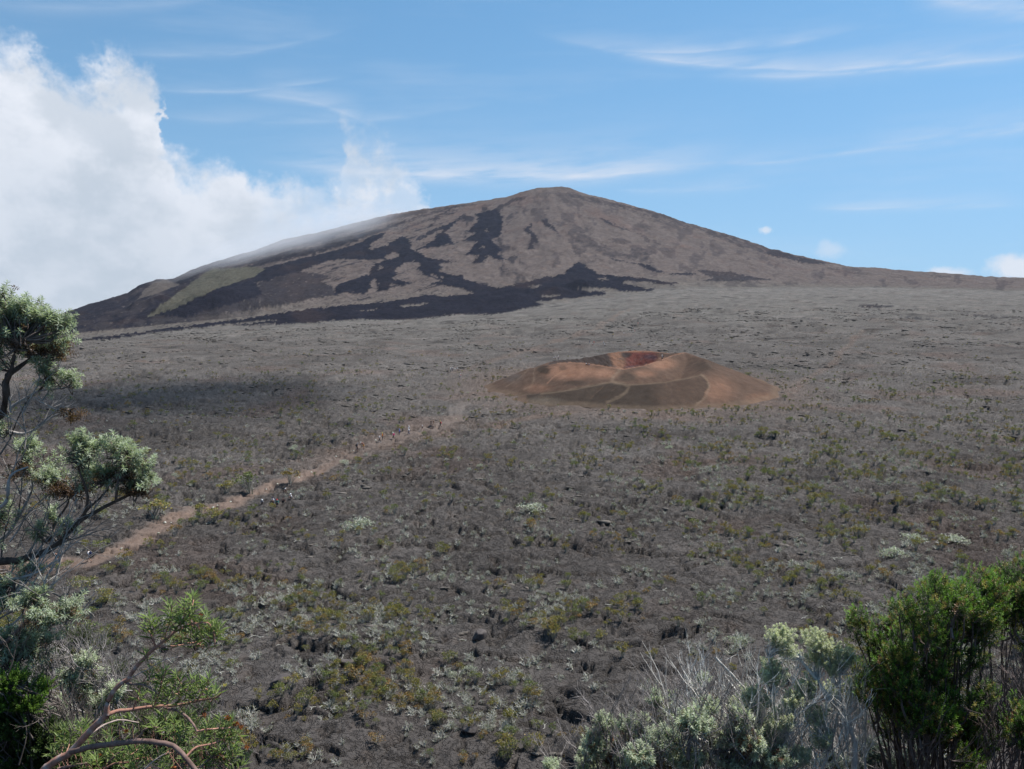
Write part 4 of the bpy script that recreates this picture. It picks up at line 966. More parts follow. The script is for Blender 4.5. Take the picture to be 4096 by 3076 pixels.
# ---------------------------------------------------------------- walkers
# joints of a 1.75 m figure facing -X (left in the photograph)
def skel(pose):
    j = dict(pelvis=(0, 0, .93), belly=(0, 0, 1.10), chest=(-.01, 0, 1.33), neck=(-.02, 0, 1.50), head0=(-.04, 0, 1.58), head1=(-.05, 0, 1.67))
    def side(s, hip, knee, ankle, toe, sh, elb, wr, hand):
        for n, p in (('hip', hip), ('knee', knee), ('ankle', ankle), ('toe', toe), ('sh', sh), ('elb', elb), ('wr', wr), ('hand', hand)): j[n+s] = p
    if pose == 'stand':
        for s, q in (('L', 1), ('R', -1)): side(s, (0, .09*q, .90), (-.01, .10*q, .50), (.02, .11*q, .09), (-.13, .12*q, .04), (0, .19*q, 1.42), (.03, .25*q, 1.13), (-.06, .24*q, .90), (-.10, .22*q, .82))
    elif pose == 'walk':
        side('L', (0, .09, .90), (-.20, .10, .55), (-.24, .10, .13), (-.40, .11, .10), (.01, .19, 1.42), (.16, .23, 1.17), (.12, .22, .93), (.10, .20, .85))
        side('R', (0, -.09, .90), (.04, -.10, .50), (.30, -.10, .16), (.20, -.11, .05), (.0, -.19, 1.42), (-.13, -.23, 1.17), (-.30, -.18, 1.03), (-.37, -.16, 1.02))
        for k in ('chest', 'neck', 'head0', 'head1'): x, y, z = j[k]; j[k] = (x-.05, y, z)
        for k in ('shL', 'shR'): x, y, z = j[k]; j[k] = (x-.05, y, z)
    elif pose == 'sit':
        j.update(pelvis=(0, 0, .14), belly=(-.02, 0, .32), chest=(-.06, 0, .54), neck=(-.10, 0, .71), head0=(-.14, 0, .79), head1=(-.17, 0, .88))
        for s, q in (('L', 1), ('R', -1)): side(s, (-.02, .10*q, .14), (-.38, .15*q, .42), (-.58, .13*q, .08), (-.72, .13*q, .05), (-.07, .19*q, .63), (-.18, .25*q, .40), (-.36, .15*q, .44), (-.43, .11*q, .44))
    elif pose == 'bend':
        j.update(belly=(-.07, 0, 1.07), chest=(-.24, 0, 1.22), neck=(-.38, 0, 1.31), head0=(-.46, 0, 1.34), head1=(-.54, 0, 1.38))
        for s, q in (('L', 1), ('R', -1)): side(s, (0, .09*q, .90), (-.06-.05*q, .10*q, .50), (.05-.05*q, .11*q, .09), (-.12-.05*q, .12*q, .04), (-.26, .19*q, 1.28), (-.33, .23*q, 1.02), (-.42, .17*q, .84), (-.46, .15*q, .78))
    return j
RAD = dict(pelvis=(.15, .12), belly=(.14, .11), chest=(.16, .12), neck=(.055, .055), head0=(.085, .08), head1=(.098, .085), hip=(.088, .088), knee=(.058, .058), ankle=(.04, .04), toe=(.035, .03), sh=(.062, .062), elb=(.042, .042), wr=(.032, .03), hand=(.042, .022))
LINKS = [('pelvis', 'belly'), ('belly', 'chest'), ('chest', 'neck'), ('neck', 'head0'), ('head0', 'head1')]+[a for s in 'LR' for a in (('pelvis', 'hip'+s), ('hip'+s, 'knee'+s), ('knee'+s, 'ankle'+s), ('ankle'+s, 'toe'+s), ('chest', 'sh'+s), ('sh'+s, 'elb'+s), ('elb'+s, 'wr'+s), ('wr'+s, 'hand'+s))]
def skinned(name, j, links, root, grow=0.0, sub=1, over=None):
    names = sorted({n for l in links for n in l}, key=lambda n: n != root); ix = {n: i for i, n in enumerate(names)}
    me = bpy.data.meshes.new('t'); me.from_pydata([j[n] for n in names], [(ix[a], ix[b]) for a, b in links], [])
    o = bpy.data.objects.new('t', me); C.objects.link(o); o.modifiers.new('s', 'SKIN'); sb = o.modifiers.new('d', 'SUBSURF'); sb.levels = sub; sb.render_levels = sub
    for n, v in zip(names, me.skin_vertices[0].data):
        k = n[:-1] if n[-1] in 'LR' else n; ra = (over or {}).get(k, RAD[k]); v.radius = (ra[0]+grow, ra[1]+grow); v.use_root = n == root
    dg = bpy.context.evaluated_depsgraph_get(); out = bpy.data.meshes.new_from_object(o.evaluated_get(dg)); out.name = name
    bpy.data.objects.remove(o); bpy.data.meshes.remove(me)
    for p in out.polygons: p.use_smooth = True
    out.materials.clear(); out.materials.append(None); return out
BODY = {}
def body_set(pose):
    if pose in BODY: return BODY[pose]
    j = skel(pose); d = {}
    d['body'] = skinned('body', j, LINKS, 'pelvis', sub=2)
    top = [('pelvis', 'belly'), ('belly', 'chest'), ('chest', 'neck')]
    d['jacket'] = skinned('jacket', j, top+[a for s in 'LR' for a in (('chest', 'sh'+s), ('sh'+s, 'elb'+s), ('elb'+s, 'wr'+s))], 'chest', .022)
    jj = dict(j)
    for s in 'LR':
        a, b = np.array(j['sh'+s]), np.array(j['elb'+s]); jj['elb'+s] = tuple(a+(b-a)*.75)
        a, b = np.array(j['hip'+s]), np.array(j['knee'+s]); jj['knee'+s] = tuple(a+(b-a)*.8)
    d['shirt'] = skinned('shirt', jj, top+[a for s in 'LR' for a in (('chest', 'sh'+s), ('sh'+s, 'elb'+s))], 'chest', .018)
    leg = [('pelvis', 'belly')]; 
    d['trousers'] = skinned('trousers', {**j, 'belly': tuple(np.array(j['pelvis'])*.6+np.array(j['belly'])*.4)}, leg+[a for s in 'LR' for a in (('pelvis', 'hip'+s), ('hip'+s, 'knee'+s), ('knee'+s, 'ankle'+s))], 'pelvis', .020)
    d['shorts'] = skinned('shorts', {**jj, 'belly': tuple(np.array(j['pelvis'])*.6+np.array(j['belly'])*.4)}, leg+[a for s in 'LR' for a in (('pelvis', 'hip'+s), ('hip'+s, 'knee'+s))], 'pelvis', .026)
    h = np.array(j['head1']); n = np.array(j['head0']); up = unit(h-n)
    def cap_mesh(name, brim, r0):
        A = Acc(); rings = [(0, r0+brim, -.012), (0, r0+brim, .0), (0, r0, .012), (0, r0*.96, .05), (0, r0*.72, .09), (0, .02, .105)]
        n_ = 12; V = []
        for _, rr, zz in rings:
            for k in range(n_): a = k*2*math.pi/n_; V.append((rr*math.cos(a)-(.03 if rr > r0 and brim < .05 and math.cos(a) < -.5 else 0), rr*math.sin(a), zz))
        F = []
        for q in range(len(rings)-1):
            for k in range(n_):
                a, b, c, e = q*n_+k, q*n_+(k+1) % n_, (q+1)*n_+(k+1) % n_, (q+1)*n_+k; F += [(a, b, c), (a, c, e)]
        V = np.array(V); zax = up; xax = unit(np.array([1, 0, 0])-zax*zax[0]); yax = np.cross(zax, xax)
        V = V[:, :1]*xax+V[:, 1:2]*yax+V[:, 2:]*zax+h+up*.035
        A.add(V, F, (1, 1, 1)); return A.mesh(name, None, True)
    d['hat'] = cap_mesh('hat', .075, .108); d['cap'] = cap_mesh('cap', .02, .106); d['hair'] = cap_mesh('hair', .0, .108)
    for k in ('hat', 'cap', 'hair'): d[k].materials.append(None)
    A = Acc()
    for s in 'LR':
        a = np.array(j['ankle'+s]); t = np.array(j['toe'+s]); b = np.array([a[0]+.05, a[1], min(a[2], t[2]+.06)-.02])
        tube(A, [b+[.03, 0, 0], b, (b+t)/2, t+[-.02, 0, .005], t+[-.07, 0, 0]], [.01, .052, .055, .05, .012], (1, 1, 1), 8)
    d['shoes'] = A.mesh('shoes', None, True); d['shoes'].materials.append(None)
    # backpack, upright box with rounded edges behind the chest
    bm = bmesh.new(); bmesh.ops.create_cube(bm, size=1); 
    bmesh.ops.scale(bm, vec=(.20, .30, .46), verts=bm.verts); bmesh.ops.bevel(bm, geom=bm.edges[:], offset=.06, segments=3, affect='EDGES', profile=.6)
    me = bpy.data.meshes.new('backpack'); bm.to_mesh(me); bm.free(); me.materials.append(None)
    ch = np.array(j['chest'])*.6+np.array(j['belly'])*.4; d['bag_at'] = ch+[.235, 0, .03]; d['backpack'] = me; d['tilt'] = math.atan2(j['belly'][0]-j['neck'][0], j['neck'][2]-j['belly'][2])
    d['height'] = j['head1'][2]+.09
    BODY[pose] = d; return d
CLOTH = {}
def cloth(c):
    if c not in CLOTH:
        m, n, b = new_mat('cloth', .85, .1); p = n.new('ShaderNodeTexCoord').outputs['Object']
        n.l.new(n.mix(1.0, c, n.lin(n.noise(p, 9, 3), .3, .7, .8, 1.15), 'MULTIPLY'), b.inputs['Base Color']); CLOTH[c] = m
    return CLOTH[c]
SKIN = (.36, .20, .14); WHITE = (.80, .79, .78); BLACK = (.018, .018, .022); NAVY = (.02, .028, .075); GREY = (.20, .21, .23); RED = (.55, .05, .06); PINK = (.75, .10, .24); ORANGE = (.85, .24, .02); BLUE = (.03, .13, .60); TEAL = (.03, .16, .14); YELLOW = (.75, .55, .06); TAN = (.36, .24, .15); PALE = (.60, .63, .66); SALMON = (.70, .30, .27); MAG = (.55, .03, .16); DENIM = (.06, .09, .18); KHAKI = (.33, .28, .18)
# (foot x, foot y, head-top y) in photo pixels, pose, turn in degrees (0 = facing left), top colour, long sleeves, leg colour, long legs, head (kind, colour), bag colour, label
FOLK = [
 (241, 2263, 2206, 'bend', -10, BLACK, 1, BLACK, 1, ('cap', GREY), None, 'person in black with a grey cap stepping down the path on the far left'),
 (358, 2249, 2195, 'walk', 10, WHITE, 0, NAVY, 0, ('hair', BLACK), NAVY, 'person in a white top and dark shorts walking on the near footpath'),
 (135, 2268, 2216, 'walk', 0, WHITE, 1, NAVY, 1, ('cap', BLACK), None, 'person in white half hidden behind the left branches'),
 (1145, 1971, 1955, 'sit', 20, BLACK, 0, TAN, 0, ('hat', WHITE), None, 'person in a white hat and black top sitting alone above the others'),
 (1166, 1995, 1973, 'sit', 40, WHITE, 0, BLACK, 0, ('hat', WHITE), None, 'person in white hat and white shirt sitting right of the seated group'),
 (1094, 2012, 1987, 'sit', 60, WHITE, 0, BLACK, 1, ('cap', NAVY), NAVY, 'person with a navy cap and white shirt leftmost of the seated group'),
 (1109, 2020, 1995, 'sit', 100, TEAL, 1, BLACK, 1, ('cap', RED), None, 'person in a teal top in the middle of the seated group'),
 (1131, 2014, 1989, 'sit', 250, BLACK, 1, BLACK, 0, ('hair', BLACK), None, 'person in black seen from behind in the seated group'),
 (1048, 2016, 2004, 'sit', 120, GREY, 1, BLACK, 1, ('hat', WHITE), None, 'person in a white hat sitting among shrubs left of the group'),
 (1430, 1807, 1771, 'stand', 200, GREY, 0, BLACK, 0, ('hat', GREY), BLACK, 'person with a wide grey hat and black pack lowest in the trail line'),
 (1455, 1797, 1766, 'bend', 30, (.30, .12, .09), 0, (.75, .36, .06), 0, ('cap', WHITE), None, 'person in brown top and orange shorts with a white cap'),
 (1519, 1769, 1737, 'walk', 0, WHITE, 0, BLACK, 1, ('hair', (.08, .05, .03)), None, 'person in a white top and black leggings before the orange jacket'),
 (1530, 1760, 1730, 'stand', 15, ORANGE, 1, BLACK, 1, ('cap', (.50, .52, .06)), None, 'person in a bright orange jacket on the footpath'),
 (1574, 1757, 1730, 'walk', 0, PINK, 1, BLACK, 1, ('hat', WHITE), MAG, 'person in a pink jacket and white hat with a magenta pack'),
 (1598, 1739, 1720, 'stand', 0, BLUE, 1, NAVY, 1, ('cap', BLUE), None, 'small person in a bright blue hooded jacket'),
 (1636, 1739, 1711, 'walk', 0, WHITE, 1, DENIM, 1, ('hat', WHITE), None, 'person in a white jacket and dark jeans in mid trail'),
 (1637, 1725, 1701, 'walk', 0, PALE, 1, DENIM, 1, ('hat', WHITE), None, 'person in pale grey with a white hat behind the white jacket'),
 (1690, 1723, 1696, 'walk', 10, WHITE, 0, BLACK, 0, ('hair', (.08, .05, .03)), None, 'person in a white shirt and black shorts walking alone'),
 (1725, 1701, 1679, 'walk', 0, BLACK, 1, BLACK, 1, ('cap', BLACK), None, 'person all in black leading a pair at the trail top'),
 (1734, 1701, 1680, 'walk', 0, BLACK, 0, TAN, 0, ('hair', BLACK), None, 'person in black shirt and tan shorts beside the one in black'),
 (1762, 1709, 1683, 'walk', 0, BLACK, 1, BLACK, 1, ('cap', YELLOW), RED, 'person in black with a yellow cap and red bag'),
 (1784, 1487, 1473, 'stand', 10, BLACK, 0, BLACK, 0, ('hair', BLACK), None, 'person in black at the left end of the group left of the cone'),
 (1794, 1486, 1472, 'stand', 180, BLACK, 0, KHAKI, 0, ('hair', (.05, .03, .02)), None, 'person in black with khaki shorts second in the group left of the cone'),
 (1803, 1488, 1470, 'stand', 0, PALE, 1, BLACK, 1, ('hat', WHITE), BLACK, 'tallest person in a white hat in the group left of the cone'),
 (1811, 1484, 1471, 'stand', 90, (.35, .42, .6), 0, NAVY, 1, ('cap', PALE), None, 'person in pale blue in the middle of the group left of the cone'),
 (1820, 1485, 1471, 'stand', 0, WHITE, 1, GREY, 1, ('cap', SALMON), None, 'person in white with grey trousers in the group left of the cone'),
 (1829, 1484, 1470, 'stand', 180, PALE, 1, SALMON, 0, ('hat', PALE), NAVY, 'person at the right end of the group left of the cone'),
 (1844, 1507, 1495, 'sit', 10, SALMON, 1, WHITE, 1, ('cap', PALE), None, 'person in pink sitting on the lava below the group'),
 (1999, 1480, 1462, 'bend', 170, BLACK, 1, BLACK, 1, ('hair', BLACK), None, 'person in black standing alone at the left foot of the cone'),
 (2216, 1441, 1425, 'stand', 180, WHITE, 1, TAN, 0, ('hair', (.06, .04, .03)), None, 'person in a white shirt and tan shorts behind the cone left rim'),
 (2221, 1441, 1424, 'stand', 170, PALE, 0, BLACK, 1, ('cap', WHITE), None, 'person with dark trousers next to the white shirt behind the cone'),
 (2233, 1439, 1422, 'stand', 150, WHITE, 0, NAVY, 1, ('cap', WHITE), None, 'person in white and navy standing apart behind the cone left rim'),
 (2344, 1458, 1448, 'sit', 150, WHITE, 1, BLACK, 1, ('hair', BLACK), None, 'person in white sitting on the crater rim'),
 (2354, 1459, 1450, 'sit', 170, GREY, 1, DENIM, 1, ('hair', BLACK), None, 'person in grey sitting on the crater rim beside the one in white'),
 (2649, 1443, 1419, 'walk', 20, WHITE, 0, BLACK, 0, ('hat', WHITE), BLACK, 'person in white with black pack walking along the crater rim'),
 (2359, 1372, 1360, 'stand', 90, GREY, 1, DENIM, 1, ('cap', PALE), None, 'person in grey standing left of the red ones beyond the cone'),
 (2376, 1377, 1363, 'walk', 0, RED, 1, SALMON, 0, ('hair', BLACK), None, 'taller person in red beyond the cone'),
 (2371, 1383, 1371, 'walk', 0, WHITE, 0, RED, 0, ('hair', BLACK), None, 'smaller person in white and red in front of the taller red one'),
 (2414, 1373, 1362, 'stand', 0, WHITE, 1, PALE, 1, ('hair', TAN), None, 'person all in white standing beyond the cone'),
 (2417, 1383, 1374, 'sit', 200, WHITE, 1, BLACK, 1, ('cap', WHITE), None, 'person in white sitting by a shrub beyond the cone'),
 (2449, 1349, 1336, 'stand', 180, BLACK, 1, BLACK, 1, ('cap', YELLOW), None, 'person in black with a yellow cap beyond the cone'),
 (2453, 1343, 1333, 'stand', 180, YELLOW, 1, BLACK, 1, ('hair', BLACK), None, 'person in a yellow top beyond the cone'),
 (2495, 1334, 1325, 'walk', 0, BLACK, 1, PALE, 1, ('hair', BLACK), None, 'person in black and pale trousers beside a round bush beyond the cone'),
 (2528, 1329, 1320, 'walk', 0, NAVY, 1, BLACK, 1, ('hair', BLACK), None, 'person in navy left of the salmon jacket beyond the cone'),
 (2539, 1329, 1319, 'walk', 0, SALMON, 1, RED, 1, ('cap', RED), None, 'person in a salmon jacket far beyond the cone'),
 (2530, 1317, 1309, 'stand', 0, WHITE, 1, GREY, 1, ('cap', WHITE), None, 'person in white farther up the far trail'),
 (2553, 1297, 1289, 'bend', 0, RED, 1, SALMON, 1, ('hair', BLACK), None, 'person in red on the far trail toward the volcano'),
 (2561, 1298, 1290, 'stand', 0, BLACK, 1, BLACK, 1, ('hair', BLACK), None, 'person in dark clothes beside the red one on the far trail'),
 (2561, 1268, 1261, 'stand', 0, WHITE, 1, WHITE, 1, ('cap', WHITE), None, 'person in white farthest away toward the volcano')]
def people():
    for fx, fy, hy, pose, turn, top, ls, leg, ll, (hk, hc), bag, lab in FOLK:
        d = body_set(pose); p = hit(fx, fy, 60, 1500)
        if 2330 < fx < 2360 and pose == 'sit': p = hit(fx, fy+1.5, 60, 1500)
        s = (fy-hy)*p.y/3313/d['height']; s = min(max(s, .80), 1.12)
        e = empty('person', p); e.rotation_euler = (0, 0, math.radians(turn)); e.scale = (s, s, s); tag(e, lab, 'person', 'walkers on the lava plain')
        if pose == 'sit': e.location.z += .02
        parts = [('body', 'body', SKIN), ('jacket' if ls else 'shirt',)*2+(top,), ('trousers' if ll else 'shorts',)*2+(leg,), (hk, hk, hc), ('shoes', 'shoes', WHITE if top in (PINK,) or lab.startswith('person in a white top and black') else (.10, .08, .07))]
        for nm, k, c in parts:
            o = link(nm, d[k], e); o.material_slots[0].link = 'OBJECT'; o.material_slots[0].material = cloth(c)
        if bag:
            M = Matrix.Translation(p) @ Matrix.Rotation(math.radians(turn), 4, 'Z') @ Matrix.Scale(s, 4) @ Matrix.Translation(Vector(d['bag_at'])) @ Matrix.Rotation(-d['tilt'], 4, 'Y')
            o = link('backpack', d['backpack']); o.matrix_world = M; o.material_slots[0].link = 'OBJECT'; o.material_slots[0].material = cloth(bag)
            tag(o, 'backpack worn by the '+lab, 'backpack', 'backpacks of the walkers')
            o['label'] = ' '.join(o['label'].split()[:16])
people()
# ---------------------------------------------------------------- slope below the viewpoint and the plants on it
def slope_z(X, Y):
    z = np.interp(Y, [-30, 0.3, 1.0, 2, 4, 8, 14, 24, 36, 48, 60], [34.3, 34.25, 34.0, 33.0, 31.0, 27.6, 21.5, 12.5, 5.2, 1.4, -.6])
    side = sstep(-X/np.maximum(Y, 1), .28, .62)+.8*sstep(X/np.maximum(Y, 1), .34, .62)
    z = z+side*np.interp(Y, [0, 2, 5, 12, 25, 45], [0, .2, 1.0, 1.8, 1.6, 0])
    return z+.25*fbm(X/2.5, Y/2.5, 501, 4, .6)*np.clip(Y/6, .2, 1)
def build_slope():
    Ys = np.concatenate([np.arange(-24, 0, 3), np.geomspace(.3, 62, 130)]); us = np.linspace(-1, 1, 150)
    U, Y = np.meshgrid(us, Ys); X = U*(np.maximum(Y, 0)*.95+14); Z = slope_z(X, Y)
    idx = np.arange(X.size).reshape(X.shape); F = np.stack([idx[:-1, :-1], idx[:-1, 1:], idx[1:, 1:], idx[1:, :-1]], -1).reshape(-1, 4)
    n = fbm(X/1.5, Y/1.5, 505, 4); col = np.array([.062, .050, .044])*(1+.4*n)[..., None]
    tag(link('slope', np_mesh('slope', np.stack([X, Y, Z], -1).reshape(-1, 3), F, M_plain, True, np.clip(col, .01, .3).reshape(-1, 3))), 'steep dark rocky slope below the viewpoint', None, None, 'structure')
build_slope()
def DP(dx, dy, Y): return np.array(P(dx*D2, dy*D2, Y))
def to_ground(p, back=.25):
    """foot of a stem on the slope under (and a little behind) a point"""
    q = np.array([p[0], p[1]-back*0, 0.]); q[2] = float(slope_z(np.array([q[0]]), np.array([q[1]]))[0])-.05; return q
def sprigs(A, rr, pos, dirs, L, n, ll, lw, t0, t1, col, var=.25, tmpl='leaf', tipcol=None, stem=None, lv=.2, out=None):
    """leafy shoots: n leaves spiralling up each stem; leaves collected as arrays"""
    TV, TF = (LEAF_V, LEAF_F) if tmpl == 'leaf' else (NEED_V, NEED_F)
    pos = np.asarray(pos, float); dirs = unit(dirs); m = len(pos)
    if m == 0: return
    L = L*rr.uniform(.7, 1.25, m)
    M = frames(dirs, rr.uniform(0, 6.28, m))
    s = np.linspace(.05, 1.0, n)[None]*np.ones((m, 1)); an = np.arange(n)[None]*2.39996+rr.uniform(0, 6.28, (m, 1))+rr.normal(0, .25, (m, n))
    tilt = np.radians(t0+(t1-t0)*s)+rr.normal(0, .14, (m, n))
    o = pos[:, None]+M[:, None, :, 0]*(s*L[:, None])[..., None]
    rad = M[:, None, :, 1]*np.cos(an)[..., None]+M[:, None, :, 2]*np.sin(an)[..., None]
    d = M[:, None, :, 0]*np.cos(tilt)[..., None]+rad*np.sin(tilt)[..., None]
    c = np.asarray(col)*rr.uniform(1-var, 1+var, (m, 1, 1))*rr.uniform(1-var*.6, 1+var*.6, (m, n, 1))
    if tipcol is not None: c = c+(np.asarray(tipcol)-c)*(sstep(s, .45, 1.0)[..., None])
    size = ll*rr.uniform(1-lv, 1+lv, (m, n))*(1-.35*sstep(s, .6, 1))
    sc = np.stack([size, size*lw/1.0, size*.7], -1)
    if out is not None: out.append((o.reshape(-1, 3), d.reshape(-1, 3), sc.reshape(-1, 3), c.reshape(-1, 3)))
    else: stamp(A, TV, TF, o.reshape(-1, 3), d.reshape(-1, 3), rr.uniform(-.5, .5, m*n), sc.reshape(-1, 3), c.reshape(-1, 3))
    if stem is not None:
        B, r0, sc_ = stem
        for k in range(m): tube(B, [pos[k]-dirs[k]*L[k]*.3, pos[k]+dirs[k]*L[k]*.6, pos[k]+dirs[k]*L[k]*.98], [r0, r0*.8, r0*.4], sc_, 3)
def twigs(B, rr, p, d, L, r, dep, col, up=.12, spread=.5, kids=(2, 4), tips=None):
    n = 5; pts = [p]; q = np.array(p, float); dd = unit(d)
    for i in range(n-1): dd = unit(dd+rr.normal(0, .16, 3)+[0, 0, up*.35]); q = q+dd*L/(n-1); pts.append(q)
    pts = np.array(pts); tube(B, pts, np.linspace(r, r*.55, n), np.asarray(col)*rr.uniform(.7, 1.25), 4 if r > .006 else 3)
    if dep <= 0:
        if tips is not None: tips.append((pts[-1], dd))
        return
    for k in range(int(rr.integers(kids[0], kids[1]))):
        i = int(rr.integers(1, n)); nd = unit(dd+rr.normal(0, spread, 3)+[0, 0, up]); twigs(B, rr, pts[i], nd, L*rr.uniform(.5, .8), r*.55, dep-1, col, up, spread, kids, tips)
    twigs(B, rr, pts[-1], dd, L*.65, r*.55, dep-1, col, up, spread, kids, tips)
def ellipsoid_pts(rr, n, c, r3, shell=.45):
    v = unit(rr.normal(0, 1, (n, 3))); q = rr.uniform(shell, 1, (n, 1))**.6; return c+v*q*r3, v
def thing(name, lab, base, cat='shrub', group=None):
    e = empty(name, tuple(base)); tag(e, lab, cat, group); return e
def part(name, A, mat, root, kind=None, smooth=False):
    if not A.V: return
    base = np.array(root.location); A.V = [v-base for v in A.V]
    o = link(name, A.mesh(name, mat, smooth), root)
    if kind: o['kind'] = kind
    return o

# ---- silver-leaved shrub tree on the left
def silver_tree():
    rr = np.random.default_rng(61); Y0 = 4.1; k = D2/3313*Y0
    root = np.array([-3.15, 4.3, 0.]); root[2] = slope_z(np.array([root[0]]), np.array([root[1]]))[0]-.1
    e = thing('silver_tree', 'silver-leaved shrub tree with bare forked limbs at the left edge', root, 'tree')
    dark = np.array([.085, .065, .055]); grey = np.array([.30, .27, .25])
    trunk = Acc(); limbs = []; B = Acc(); F = Acc(); Dd = Acc()
    fork = DP(-120, 1235, Y0+.05); fork2 = DP(-60, 960, Y0+.1)
    tube(trunk, curve([root, (root+fork)/2+[.1, 0, .1], fork], 12, .01, 1), np.linspace(.06, .045, len(curve([root, (root+fork)/2, fork], 12))), dark*1.3, 8)
    def limb(pts, r0, r1, col, seed, Ys=None):
        p = [DP(a, b, Y) for a, b, Y in pts]; q = curve(p, 16, .006, seed); A = Acc(); tube(A, q, np.linspace(r0, r1, len(q)), col, 6); limbs.append(A); return q
    la = limb([(-120, 1235, Y0+.05), (0, 1213, Y0), (50, 1209, Y0), (107, 1188, Y0), (150, 1147, Y0), (180, 1120, Y0), (250, 1083, Y0+.05), (302, 1058, Y0+.08)], .024, .007, dark, 1)
    lb = limb([(-120, 1235, Y0+.05), (-95, 1080, Y0+.1), (-60, 960, Y0+.1), (7, 890, Y0), (15, 827, Y0-.03), (27, 803, Y0), (50, 787, Y0+.04), (76, 771, Y0+.05), (102, 764, Y0+.02)], .028, .006, dark, 2)
    lc = limb([(15, 827, Y0-.03), (24, 800, Y0-.06), (32, 760, Y0-.08), (40, 745, Y0-.1), (54, 735, Y0-.12)], .012, .005, dark, 3)
    ld = limb([(-60, 960, Y0+.1), (0, 903, Y0+.1), (42, 867, Y0+.1), (84, 845, Y0+.05), (125, 839, Y0), (156, 832, Y0)], .013, .003, grey, 4)
    le = limb([(-100, 1100, Y0+.1), (-60, 960, Y0+.2), (0, 929, Y0+.12), (50, 936, Y0+.12), (88, 922, Y0+.1), (120, 896, Y0+.05), (150, 886, Y0)], .012, .003, grey*1.2, 5)
    lf = limb([(84, 845, Y0+.05), (100, 824, Y0), (106, 808, Y0)], .006, .003, dark, 6)
    lg = limb([(-60, 1240, Y0-.1), (0, 1252, Y0-.12), (60, 1243, Y0-.15), (100, 1225, Y0-.12), (125, 1210, Y0-.1)], .011, .004, grey*1.15, 7)
    lh = limb([(-80, 1190, Y0+.1), (0, 1165, Y0+.1), (40, 1120, Y0+.15), (70, 1050, Y0+.15), (58, 985, Y0+.1)], .013, .004, grey*.8, 8)
    li = limb([(-60, 1120, Y0-.1), (10, 1090, Y0-.15), (22, 1030, Y0-.15), (62, 1008, Y0-.1)], .012, .004, grey, 9)
    lj = limb([(180, 1120, Y0), (190, 1070, Y0-.05), (172, 1020, Y0-.1), (170, 985, Y0-.1)], .009, .003, dark*1.2, 10)
    lk = limb([(250, 1083, Y0+.05), (255, 1040, Y0), (262, 985, Y0)], .008, .003, dark*1.8, 11)
    ll = limb([(107, 1188, Y0), (120, 1130, Y0+.1), (150, 1075, Y0+.1), (115, 1030, Y0+.1)], .009, .003, dark*1.4, 12)
    lm = limb([(150, 1147, Y0), (190, 1100, Y0+.08), (230, 1060, Y0+.06), (236, 1035, Y0+.05)], .008, .003, dark*1.3, 13)
    ln = limb([(-120, 1235, Y0+.05), (-70, 1330, Y0-.3), (0, 1390, Y0-.35), (60, 1340, Y0-.35), (120, 1312, Y0-.3)], .02, .006, dark*1.3, 14)
    lo = limb([(-70, 1330, Y0-.3), (-20, 1450, Y0-.3), (30, 1430, Y0-.3), (70, 1400, Y0-.25)], .018, .006, dark, 15)
    # leaf clumps: display x, y, rx, ry, depth offset, share of dead brown leaves
    CL = [(62, 678, 56, 30, .0, .12), (20, 690, 36, 32, .05, .1), (112, 702, 26, 30, -.05, .1), (6, 640, 18, 26, 0, .2), (86, 735, 44, 18, .05, .45), (118, 755, 26, 16, .02, .85), (24, 722, 30, 16, -.05, .6), (105, 797, 13, 18, 0, .05), (146, 815, 13, 7, 0, .05), (4, 765, 8, 20, 0, .1),
          (170, 963, 20, 16, -.1, 0), (262, 966, 28, 16, 0, 0), (280, 985, 16, 14, 0, .05), (172, 992, 24, 17, -.1, .1), (112, 1017, 32, 15, .1, .05), (205, 1020, 22, 14, 0, .1), (306, 1017, 26, 18, .08, .05), (313, 1042, 20, 12, .08, .35), (160, 1042, 42, 17, .02, .9), (272, 1022, 26, 22, .05, .75), (236, 1032, 10, 16, .05, .0), (300, 1055, 20, 9, .06, .8),
          (57, 970, 14, 16, .1, .0), (48, 1000, 16, 12, .05, .8), (110, 1120, 5, 12, .1, 0), (145, 1130, 6, 14, .0, .1), (85, 1145, 4, 8, 0, 0), (142, 1306, 34, 26, -.3, .15), (85, 1288, 30, 11, -.3, .0), (110, 1325, 24, 16, -.32, .6), (62, 1394, 48, 32, -.25, .1), (16, 1400, 30, 30, -.3, .1), (160, 888, 9, 9, 0, 1.0), (2, 1120, 14, 30, -.1, .1), (5, 915, 9, 14, .1, .1), (10, 1280, 20, 26, -.2, .3), (60, 1225, 12, 6, -.1, .3)]
    allq = np.concatenate([la, lb, lc, ld, le, lf, lg, lh, li, lj, lk, ll, lm, ln, lo])
    for (dx, dy, rx, ry, oy, dead) in CL:
        rx, ry = rx*.84, ry*.84; c = DP(dx-2, dy+7, Y0+oy); r3 = np.array([rx*k, (rx+ry)*.5*k, ry*k])
        n = int(12+rx*ry/8); nsub = max(2, int(rx*ry/110)); sub, sv = ellipsoid_pts(rr, nsub, c, r3*1.15, .1)
        wk = rr.integers(0, nsub, n); v = rr.normal(0, .55, (n, 3)); pos = sub[wk]+v*np.minimum(r3, .030)*1.6
        dirs = sv[wk]*.55+v*.5+[.05, -.05, .75]+rr.normal(0, .25, (n, 3))
        isd = rr.random(n) < dead
        g = np.array([.29, .32, .235])
        sprigs(F, rr, pos[~isd], dirs[~isd], .044, 19, .027, .27, 95, 42, g, .3, tipcol=(.44, .48, .37))
        sprigs(Dd, rr, pos[isd], dirs[isd]*[1, 1, -.2], .036, 16, .022, .24, 110, 60, (.13, .075, .048), .45)
        near = allq[np.argmin(((allq-c)**2).sum(1))]
